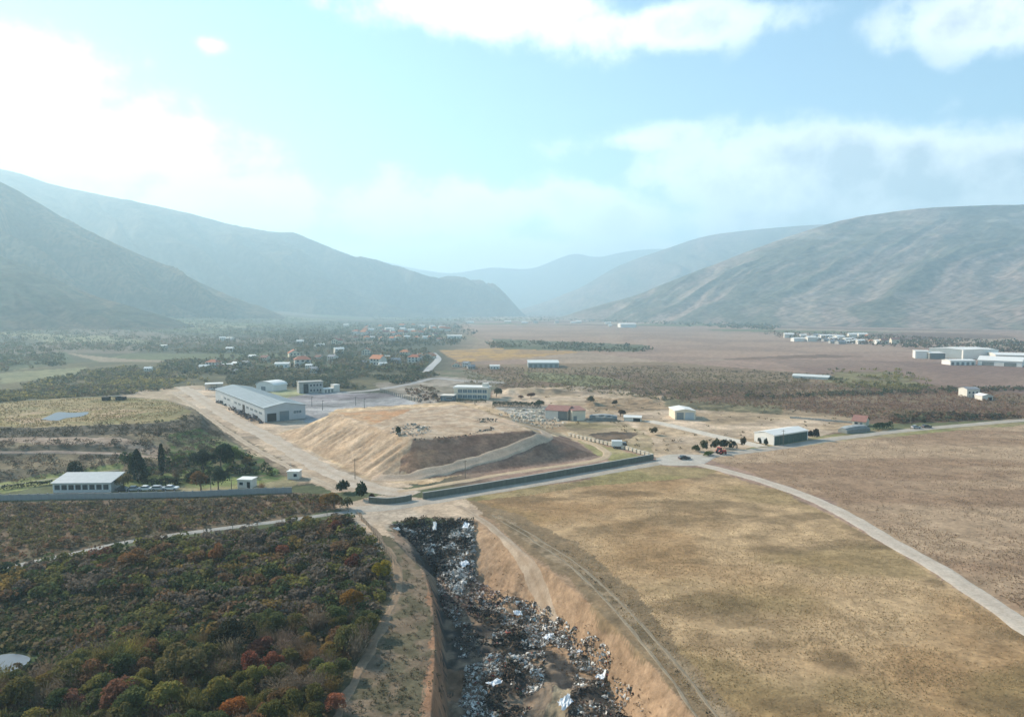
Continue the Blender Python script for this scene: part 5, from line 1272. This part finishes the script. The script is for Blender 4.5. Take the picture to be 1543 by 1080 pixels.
# hedges
def hedge(label, pts, w, h, col, seed, name='hedge'):
    W_ = np.array([GT(a, b) for a, b in pts]); s_ = np.r_[0, np.cumsum(np.hypot(*np.diff(W_, axis=0).T))]; L = s_[-1]; n = int(L * h * 16 + L * w * 14); g_ = np.random.default_rng(seed)
    u = g_.uniform(0, L, n); P = np.stack([np.interp(u, s_, W_[:, 0]), np.interp(u, s_, W_[:, 1])], 1); lobe = .75 + .5 * fbm(u * .6, u * 0, seed, 3)
    a = g_.uniform(0, math.pi, n); r_ = g_.uniform(.75, 1.05, n); P3 = np.stack([P[:, 0] + g_.normal(size=n) * .05, P[:, 1] + np.cos(a) * w / 2 * r_, hgt(P[:, 0], P[:, 1]) + np.sin(a) ** .6 * h * r_ * lobe], 1)
    V, F = leaf_quads(P3 - np.array([W_[0][0], W_[0][1], 0]), .45, g_); c_ = lnk(bpy.data.objects.new(name, np_mesh(name, V, F, [m_leaf]))); c_.location = (W_[0][0], W_[0][1], 0); c_.color = (*col, 1)
    return tag(c_, label, 'hedge')
hedge('dark clipped hedge behind the stone yard and right of the office', [(742, 612), (775, 613), (816, 615)], 3, 3.0, (.040, .060, .034), 1)
hedge('tall box shaped dark green hedge beside the asphalt road on the right', [(1317, 648), (1344, 645)], 3, 3.0, (.028, .055, .025), 2)
hedge('grey green hedge in front of the blue windowed office', [(688, 605.5), (733, 606.5)], 2, 2.0, (.075, .10, .07), 3)
hedge('dark hedge behind the parked cars at the left', [(212, 734), (250, 731), (268, 731)], 2.6, 2.2, (.030, .038, .024), 4)
hedge('dark low hedge on the grassy bank left of the low office', [(0, 738), (40, 733), (78, 730)], 1.6, 1.3, (.045, .055, .03), 6)

# belts of trees and scrub over the valley floor (each an uncountable mass)
DKB = [(.065, .080, .050, 3), (.095, .10, .058, 3), (.125, .12, .066, 2), (.16, .13, .085, 2), (.08, .10, .05, 2)]
YLB = [(.27, .23, .08, 3), (.21, .18, .075, 3), (.105, .11, .055, 2), (.16, .13, .085, 2), (.08, .09, .05, 2)]
BRB = [(.155, .095, .06, 4), (.12, .08, .055, 3), (.19, .125, .075, 2), (.09, .08, .045, 2), (.15, .12, .06, 2)]
MXB = [(.10, .085, .05, 3), (.13, .09, .055, 3), (.075, .07, .04, 3), (.14, .125, .05, 2), (.06, .065, .04, 2)]
MXL = [(.19, .145, .085, 3), (.16, .12, .07, 3), (.12, .11, .06, 2), (.20, .17, .08, 2), (.09, .09, .055, 1)]
BRL = [(.26, .155, .11, 4), (.22, .135, .095, 3), (.30, .19, .13, 2), (.16, .12, .075, 1), (.22, .165, .09, 2)]
belts = [
 ('scrub', 'sparse low bushes dotted over the sandy yards', [(650, 600), (745, 590), (1000, 600), (1180, 618), (1280, 632), (1140, 668), (1000, 684), (860, 648), (760, 640)], 150, MXL, (.6, 2.0), 24),
 ('woodland', 'dark tree belt behind the long hall and the grey block', [(340, 566), (480, 566), (560, 560), (640, 556), (662, 566), (610, 577), (540, 586), (420, 582), (345, 580)], 1500, DKB, (2.2, 5), 16),
 ('scrub', 'yellowish bushes behind the grassy plateau on the left', [(-40, 600), (0, 590), (60, 575), (130, 560), (200, 553), (290, 565), (320, 577), (270, 584), (200, 594), (100, 600), (0, 612), (-40, 620)], 2400, YLB, (1.8, 4.6), 16),
 ('woodland', 'blue green woods on the lower slope at the left', [(-60, 500), (0, 498), (150, 490), (300, 488), (420, 510), (540, 525), (520, 533), (420, 530), (360, 535), (240, 532), (120, 528), (0, 535), (-60, 540)], 3600, DKB, (4, 8), 10),
 ('woodland', 'bushes and hedges thickening towards the foot of the left hills', [(-60, 484), (150, 478), (420, 484), (560, 488), (520, 512), (400, 508), (250, 498), (0, 504), (-60, 506)], 3600, DKB, (5, 10), 8),
 ('woodland', 'wood patch left of the yellow field at the left edge', [(-60, 540), (0, 536), (70, 530), (120, 540), (100, 550), (0, 560), (-60, 566)], 420, DKB, (4, 7), 16),
 ('woodland', 'trees growing between the village houses', [(240, 548), (300, 541), (480, 530), (640, 528), (660, 545), (640, 558), (540, 562), (400, 566), (300, 565), (240, 560)], 1150, DKB, (4, 8), 16),
 ('woodland', 'hazy trees among the distant village houses', [(400, 495), (520, 488), (700, 486), (720, 500), (690, 520), (560, 526), (440, 522), (400, 508)], 1500, [(.06, .075, .04, 3), (.10, .095, .055, 3), (.045, .06, .035, 2)], (5, 9), 10),
 ('woodland', 'distant dark tree line closing the valley floor', [(560, 478), (700, 474), (860, 474), (1000, 480), (1180, 492), (1160, 499), (1000, 490), (860, 484), (700, 485), (560, 484)], 1500, DKB, (9, 16), 8),
 ('woodland', 'dark hedge line crossing the pinkish fields', [(730, 517), (800, 516), (960, 522), (1000, 528), (940, 531), (830, 529), (740, 525)], 420, DKB, (4, 8), 14),
 ('woodland', 'trees along the foot of the stony mountain and round the town', [(1150, 500), (1320, 505), (1420, 512), (1543, 516), (1600, 520), (1600, 536), (1500, 532), (1400, 526), (1250, 516), (1150, 506)], 1300, BRB + DKB, (5, 9), 10),
 ('scrub', 'olive and brown scrub between the fields and the sandy yard', [(700, 553), (830, 556), (1000, 552), (1250, 566), (1160, 590), (1060, 600), (1000, 605), (880, 590), (780, 586), (700, 578)], 4600, MXL, (.8, 2.6), 10),
 ('scrub', 'brown scrub rows right of the sandy yard', [(1000, 580), (1250, 575), (1543, 596), (1620, 602), (1620, 632), (1400, 634), (1300, 632), (1180, 618), (1020, 606)], 5600, BRL, (.8, 2.6), 10),
 ('scrub', 'dark brown bushes along the far side of the asphalt road at the right', [(1340, 628), (1543, 618), (1700, 610), (1700, 618), (1543, 630), (1350, 638)], 350, BRB[:2] + DKB[1:4], (2.5, 4.5), 16),
 ('scrub', 'low yellow olive bushes in the field right of the plastic tunnel', [(1250, 558), (1350, 556), (1420, 580), (1380, 592), (1280, 585), (1240, 570)], 450, YLB[:3], (2, 4), 14),
 ('scrub', 'low dark line of bushes before the plum coloured field', [(1120, 596), (1400, 588), (1543, 584), (1543, 589), (1400, 594), (1120, 602)], 260, DKB + BRB, (2.5, 4.5), 14),
 ('scrub', 'brown brushwood and rubble plants left of the office', [(610, 588), (640, 582), (664, 590), (662, 604), (640, 610), (620, 602)], 90, BRB, (1.5, 3.5), 16),
 ('scrub', 'shrubs between the conifers in the garden at the left', [(180, 728), (185, 700), (250, 690), (350, 682), (400, 700), (420, 716), (340, 718), (300, 730), (240, 728)], 170, [(.05, .075, .03, 3), (.07, .10, .03, 3), (.10, .085, .05, 2), (.03, .04, .025, 2)], (1.5, 3.4), 40),
 ('scrub', 'dry brown brush on the terraces below the grassy plateau', [(-60, 690), (185, 686), (300, 665), (350, 690), (250, 712), (180, 710), (90, 722), (-60, 738)], 650, [(.10, .08, .06, 3), (.13, .10, .075, 2), (.07, .065, .045, 3), (.055, .05, .035, 2)], (1.0, 2.4), 20),
 ('scrub', 'dark scrub on the steep edge of the grassy plateau', [(-40, 672), (60, 668), (150, 662), (250, 656), (285, 645), (330, 660), (350, 690), (270, 682), (150, 680), (0, 684)], 520, [(.065, .058, .042, 3), (.045, .045, .03, 3), (.10, .08, .055, 1)], (.8, 2.2), 20),
 ('scrub', 'low weeds along the foot of the left wall', [(0, 758), (300, 752), (480, 744), (500, 752), (300, 760), (0, 768)], 330, [(.05, .05, .03, 3), (.08, .075, .04, 2)], (.6, 1.5), 20),
 ('scrub', 'patchy brown weeds on the strip beside the trench', [(600, 800), (640, 835), (655, 900), (668, 1000), (640, 1100), (520, 1100), (575, 970), (600, 890), (590, 840)], 420, [(.15, .12, .08, 3), (.11, .10, .06, 3), (.18, .14, .10, 2)], (.2, .75), 14),
 ('scrub', 'dark weeds along the rutted crest of the sandy bank', [(745, 780), (800, 812), (880, 865), (980, 960), (1070, 1080), (1085, 1080), (1000, 960), (890, 855), (800, 795)], 420, [(.10, .085, .05, 3), (.07, .06, .04, 2)], (.25, .7), 12),
 ('scrub', 'small dark tufts dotting the sandy trench bank', [(740, 800), (830, 870), (900, 930), (990, 1030), (1040, 1100), (960, 1100), (880, 1000), (800, 900), (730, 850)], 520, [(.10, .065, .04, 3), (.13, .10, .06, 2)], (.15, .5), 10),
 ('scrub', 'dark weeds at the top edge of the waste trench', [(596, 786), (640, 780), (712, 784), (712, 788), (640, 787), (600, 792)], 130, [(.05, .035, .025, 3), (.06, .055, .03, 2)], (.6, 1.4), 20),
]
for i, (nm, lb, pts, n, pal, sz, q_) in enumerate(belts):
    XY = scatter(pts, n, 500 + i); g_ = np.random.default_rng(600 + i)
    cl_ = fbm(XY[:, 0] * .03, XY[:, 1] * .03, 700 + i, 3) > .40 if n > 300 and sz[1] > 3 else np.ones(len(XY), bool)
    XY = XY[cl_]; mass(nm, lb, XY, g_.uniform(sz[0], sz[1], len(XY)), pick(pal, len(XY), i, XY), q_, 20 + i, .85, .34 if q_ < 18 else .27)

# dry grass tufts on the near fields
def tufts(name, label, pts, n, cols, s, seed, blades=3):
    XY = scatter(pts, n, seed); n = len(XY); g_ = np.random.default_rng(seed)
    dens = fbm(XY[:, 0] * .08, XY[:, 1] * .12, seed, 4); XY = XY[dens + g_.normal(size=n) * .12 > .45]; XY = clear_of(XY, .1); n = len(XY)
    z = hgt(XY[:, 0], XY[:, 1]); B = np.concatenate([XY, z[:, None]], 1)
    B = np.repeat(B, blades, 0); m_ = len(B); a = g_.uniform(0, 6.28, m_); h_ = g_.uniform(s[0], s[1], m_); w = h_ * .5; dx = np.cos(a) * w; dy = np.sin(a) * w
    lean = g_.normal(size=(m_, 2)) * h_[:, None] * .5
    V = np.stack([B + np.stack([-dx, -dy, dx * 0 - .02], 1), B + np.stack([dx, dy, dx * 0 - .02], 1), B + np.stack([lean[:, 0], lean[:, 1], h_], 1)], 1).reshape(-1, 3)
    c = np.repeat(np.repeat(np.array(cols)[g_.integers(0, len(cols), n)], blades, 0) * g_.uniform(.75, 1.2, (m_, 1)), 3, 0)
    o = lnk(bpy.data.objects.new(name, np_mesh(name, V, np.arange(m_ * 3).reshape(-1, 3), [m_grass], c))); tag(o, label, kind='stuff')
tufts('dry_grass', 'tawny dry grass tufts over the big field in the right foreground', [(700, 760), (850, 730), (1000, 706), (1060, 708), (1180, 744), (1320, 818), (1450, 896), (1600, 1000), (1600, 1100), (1080, 1100), (930, 920), (820, 822), (735, 775)], 36000, [(.46, .33, .18), (.52, .38, .21), (.40, .28, .15), (.32, .24, .12)], (.08, .20), 901)
tufts('dry_grass', 'dark and pale grass tufts in the field beyond the gravel road', [(1070, 692), (1250, 668), (1543, 642), (1650, 640), (1650, 960), (1543, 918), (1400, 838), (1250, 750), (1120, 706)], 20000, [(.40, .28, .18), (.32, .22, .14), (.25, .165, .11), (.46, .33, .21)], (.10, .28), 902)
tufts('dry_grass', 'olive grass on the top of the left plateau', [(0, 614), (150, 606), (250, 610), (290, 632), (240, 652), (60, 664), (0, 668)], 5000, [(.27, .21, .11), (.21, .18, .085), (.30, .23, .12)], (.25, .6), 903)
tufts('dry_grass', 'short green grass in the clearing of the wood', [(-20, 930), (70, 903), (170, 896), (230, 908), (130, 972), (60, 1015), (-20, 1030)], 6000, [(.07, .10, .035), (.09, .10, .045), (.05, .07, .03)], (.2, .6), 904)

# ------------------------------------------------------------------ waste in the trench
m_waste = mat('waste', (1, 1, 1), .75, .2, 3.0, tint=True, spec=.2)
STRIP = np.array([GT(a, b) for a, b in [(826, 978), (856, 978), (862, 1040), (850, 1078), (845, 1160), (770, 1160), (790, 1078), (818, 1040)]])
def waste(name, label, pts, n, pal, s, seed, world=True, lift=.9, clus=0.0, br=0.0, py_strip=True):
    g_ = np.random.default_rng(seed); Wp = np.array([GT(a, b) for a, b in pts]); a, b = Wp.min(0), Wp.max(0)
    q = g_.uniform(a, b, (n * 5, 2)); q = q[inside(q[:, 0], q[:, 1], Wp)]
    if clus: q = q[fbm(q[:, 0] * .22, q[:, 1] * .22, seed, 3) > clus]
    if py_strip: q = q[~inside(q[:, 0], q[:, 1], STRIP)]
    q = q[:n]; n = len(q); z = hgt(q[:, 0], q[:, 1]); S = g_.uniform(s[0], s[1], n) ** 1.0 * np.where(g_.random(n) < .12, 1.9, 1)
    lump = np.maximum(0, fbm(q[:, 0] * .30, q[:, 1] * .30, seed + 2, 3) - .38) * 3.6 * lift
    C = np.stack([q[:, 0], q[:, 1], z + lump * g_.uniform(.75, 1, n) + .03], 1)
    a1 = rand_dirs(n, g_); a1[:, 2] *= .45; a1 /= np.linalg.norm(a1, axis=1)[:, None]; a2 = np.cross(a1, rand_dirs(n, g_)); a2 /= np.linalg.norm(a2, axis=1)[:, None]; a3 = np.cross(a1, a2)
    th_ = g_.uniform(.05, .35, n)[:, None]; S = S[:, None]
    # a crumpled wedge: six corners
    j = lambda: g_.uniform(.6, 1.2, (n, 1))
    P = np.stack([C - a1 * S * j(), C + a2 * S * .7 * j(), C + a1 * S * j(), C - a2 * S * .7 * j(), C + a3 * S * th_, C - a3 * S * th_], 1).reshape(-1, 3)
    F = np.array([(0, 1, 4), (1, 2, 4), (2, 3, 4), (3, 0, 4), (1, 0, 5), (2, 1, 5), (3, 2, 5), (0, 3, 5)])
    FF = (F[None] + (np.arange(n) * 6)[:, None, None]).reshape(-1, 3)
    pc = np.array([p[:3] for p in pal]); pw_ = np.array([p[3] for p in pal], float)
    bright = np.clip((fbm(q[:, 0] * .17, q[:, 1] * .20, seed + 7, 5, .62) - .40 + br * .8) / .22, 0, 1); lum = pc.mean(1); brn_ = fbm(q[:, 0] * .2, q[:, 1] * .2, seed + 9, 2)[:, None]; tgt = (.018 * (1 - bright) + .50 * bright ** 1.35)[:, None]; ww = pw_[None] * np.exp(-((np.log(lum[None]) - np.log(tgt + .01)) / 1.15) ** 2) * (1 + 3 * (pc[:, 0] - pc[:, 2] > .03)[None] * (brn_ > .5)) + 1e-5
    cw = np.cumsum(ww, 1); idx = (g_.random(n)[:, None] * cw[:, -1:] > cw).sum(1); c = np.repeat(pc[idx] * np.array([1.03, 1.0, .95]) * g_.uniform(.7, 1.15, (n, 1)), 6, 0)
    o = lnk(bpy.data.objects.new(name, np_mesh(name, P, FF, [m_waste], c))); return tag(o, label, kind='stuff')
WP = [(.020, .019, .020, 11), (.045, .038, .032, 10), (.10, .075, .055, 8), (.17, .115, .08, 5), (.24, .20, .17, 5), (.33, .30, .27, 2.5), (.55, .53, .50, 3.0), (.75, .73, .70, 2.0), (.12, .19, .22, .6), (.28, .09, .07, .6), (.09, .11, .06, 1.6)]
waste('waste_heap', 'black and white refuse tipped down the head wall of the trench', [(590, 792), (640, 785), (713, 788), (716, 868), (690, 900), (655, 868), (625, 825)], 4600, [(.016, .016, .019, 18), (.04, .036, .034, 9), (.10, .085, .07, 5), (.24, .23, .22, 2.5), (.40, .39, .38, 2), (.62, .61, .59, 1.4)], (.12, .50), 1, lift=.8, br=-.07)
waste('waste_heap', 'reddish brown rubbish on the narrow floor below the head wall', [(655, 862), (718, 862), (765, 900), (720, 930), (672, 930), (662, 900)], 1700, [(.05, .035, .032, 6), (.14, .07, .06, 5), (.18, .13, .10, 4), (.45, .38, .34, 1.5), (.025, .025, .03, 3)], (.10, .42), 2, lift=.6)
waste('waste_heap', 'mixed pale and dark household rubbish spread over the middle of the trench', [(672, 925), (720, 905), (800, 905), (850, 935), (905, 965), (930, 1010), (860, 1000), (830, 975), (770, 985), (700, 965)], 6200, WP, (.08, .40), 3, lift=1.0, br=.06, clus=.37)
waste('waste_heap', 'dense grey and white rubbish at the bottom edge of the photo', [(700, 1010), (760, 985), (820, 985), (822, 1040), (800, 1100), (790, 1180), (700, 1180), (690, 1080)], 6500, WP, (.07, .38), 4, lift=1.0, br=.09, clus=.34)
waste('waste_heap', 'rubbish right of the pale strip on the trench floor', [(852, 1000), (905, 985), (950, 1040), (1000, 1100), (1020, 1180), (850, 1180), (858, 1050)], 2500, WP, (.08, .38), 5, lift=.7, br=.02, clus=.45)
waste('waste_heap', 'thin litter scattered over the sandy slope edges', [(668, 960), (740, 950), (760, 990), (720, 1010), (690, 1010)], 500, WP, (.06, .25), 6, lift=.2, clus=.5)
# larger sheets lying on the waste
def sheet_piece(label, px, w, l, col, seed):
    g_ = np.random.default_rng(seed); p = GT(*px); n = 7; X, Y = np.meshgrid(np.linspace(-.5, .5, n), np.linspace(-.5, .5, n)); X = X * w * (1 + .25 * g_.normal(size=X.shape) * .4); Y = Y * l * (1 + .25 * g_.normal(size=X.shape) * .4)
    a = g_.uniform(0, 3); xx = X * math.cos(a) - Y * math.sin(a); yy = X * math.sin(a) + Y * math.cos(a)
    Z = hgt(p[0] + xx, p[1] + yy) + .75 + g_.uniform(0, .35, X.shape) - h1(*p)
    V = np.stack([xx.ravel(), yy.ravel(), Z.ravel()], 1); V2 = V.copy(); V2[:, 2] -= .06; k_ = n * n; I = np.arange(k_).reshape(n, n)
    Ft = np.stack([I[:-1, :-1], I[:-1, 1:], I[1:, 1:], I[1:, :-1]], -1).reshape(-1, 4); rim = list(I[0]) + list(I[1:, -1]) + list(I[-1, -2::-1]) + list(I[-2:0:-1, 0])
    Fr = np.array([(rim[i], rim[(i + 1) % len(rim)], rim[(i + 1) % len(rim)] + k_, rim[i] + k_) for i in range(len(rim))])
    o = lnk(bpy.data.objects.new('plastic_sheet', np_mesh('plastic_sheet', np.concatenate([V, V2]), np.concatenate([Ft, Ft[:, ::-1] + k_, Fr]), [mat('sheet_%s' % ('white' if col[0] > .5 else 'blue' if col[2] > col[0] + .03 else 'grey'), col, .6, .12, 2)])))
    o.location = (p[0], p[1], h1(*p)); tag(o, label, 'plastic sheet')
for lb, px, w, l, col, sd_ in [('crumpled white sheet low on the head wall of the trench', (700, 853), 1.6, 2.0, (.7, .71, .72), 1), ('white sheet at the right top corner of the head wall', (702, 797), 2.0, 1.6, (.68, .68, .66), 2), ('pale sheet at the top middle of the head wall', (655, 797), 3.0, 1.0, (.5, .52, .52), 3),
    ('pale green grey sheet at the left top of the head wall', (598, 802), 2.0, 1.2, (.48, .50, .40), 4), ('large white sheet heap on the rubbish right of the pale strip', (905, 1025), 2.2, 1.4, (.70, .71, .72), 5), ('bluish white sheet beside the pale strip near the photo bottom', (852, 1065), 2.0, 1.6, (.52, .60, .66), 6),
    ('white sheet on the rubbish in the middle of the trench', (780, 930), 1.6, 1.4, (.66, .68, .68), 7), ('small white sheet right of the track end', (873, 988), .9, .8, (.72, .72, .70), 8), ('grey white sheet below the track end', (826, 965), 2.2, 1.2, (.58, .60, .60), 9), ('grey white sheet left of the pale strip low in the trench', (745, 1035), 2.4, 1.5, (.55, .54, .53), 10)]:
    sheet_piece(lb, px, w, l, col, sd_)

# ------------------------------------------------------------------ rubble, scrap and stone blocks
RB = [(.40, .38, .34, 5), (.52, .48, .42, 3), (.25, .23, .20, 3), (.60, .57, .52, 2)]
waste('rubble', 'pale concrete rubble tipped on the cap of the mound', [(588, 654), (594, 643), (622, 639), (648, 643), (650, 652), (620, 658), (598, 658)], 260, RB, (.2, .65), 20, lift=.4)
waste('rubble', 'dark broken slabs along the front edge of the mound cap', [(622, 662), (700, 656), (742, 644), (746, 647), (700, 658), (626, 664)], 260, [(.09, .08, .07, 4), (.16, .14, .12, 3), (.30, .28, .25, 1)], (.2, .6), 21, lift=.25)
waste('rubble', 'small dark rubble bank near the right end of the mound cap', [(716, 636), (730, 631), (748, 631), (748, 635), (730, 637)], 90, [(.08, .075, .06, 4), (.16, .15, .12, 2)], (.2, .6), 22, lift=.5)
waste('scrap_heap', 'grey and black scrap heaped along the side of the long hall', [(342, 609), (360, 616), (395, 634), (393, 638), (375, 634), (345, 618)], 700, [(.10, .10, .12, 4), (.05, .05, .06, 3), (.20, .19, .20, 3), (.16, .11, .08, 1)], (.3, 1.1), 23, lift=1.2)
waste('scrap_heap', 'small dark scrap pile at the far end of the long hall', [(326, 603), (345, 608), (342, 612), (325, 607)], 160, [(.05, .055, .06, 4), (.12, .12, .12, 2)], (.3, .9), 24, lift=1.0)
waste('rubble', 'rough stone chips strewn round the stone yard by the barn', [(748, 622), (770, 616), (822, 616), (824, 630), (860, 636), (780, 636)], 900, [(.55, .50, .43, 5), (.66, .62, .56, 3), (.33, .29, .24, 3)], (.2, .6), 25, lift=.2)
# pale stone blocks of the stone yard, one by one
bs = [MB().box(-.5, .5, -.4, .4, 0, .7).mesh('stone_block', m_stone), MB().box(-.7, .7, -.45, .45, 0, 1.0).mesh('stone_block', m_stone), MB().box(-.6, .6, -.5, .5, 0, .5).mesh('stone_block', m_stone)]
g = np.random.default_rng(77)
rows = [(619, 'rear'), (624, 'second'), (629, 'third'), (633.5, 'front')]
for r_, (py, rn) in enumerate(rows):
    for i in range(12):
        px = 770 + (i + g.uniform(0, .7)) * (50 if r_ < 3 else 76) / 12; p = GT(px, py + g.uniform(-1, 1)); o = lnk(bpy.data.objects.new('stone_block', bs[int(g.integers(3))]))
        o.location = (p[0], p[1], h1(*p)); o.rotation_euler = (0, 0, g.uniform(0, 3)); s_ = float(g.uniform(.8, 1.5)); o.scale = (s_, s_, s_)
        tag(o, 'pale quarried stone block, %s from the left in the %s row of the stone yard' % (ords[i], rn), 'stone block', 'pale stone blocks in the yard by the barn')
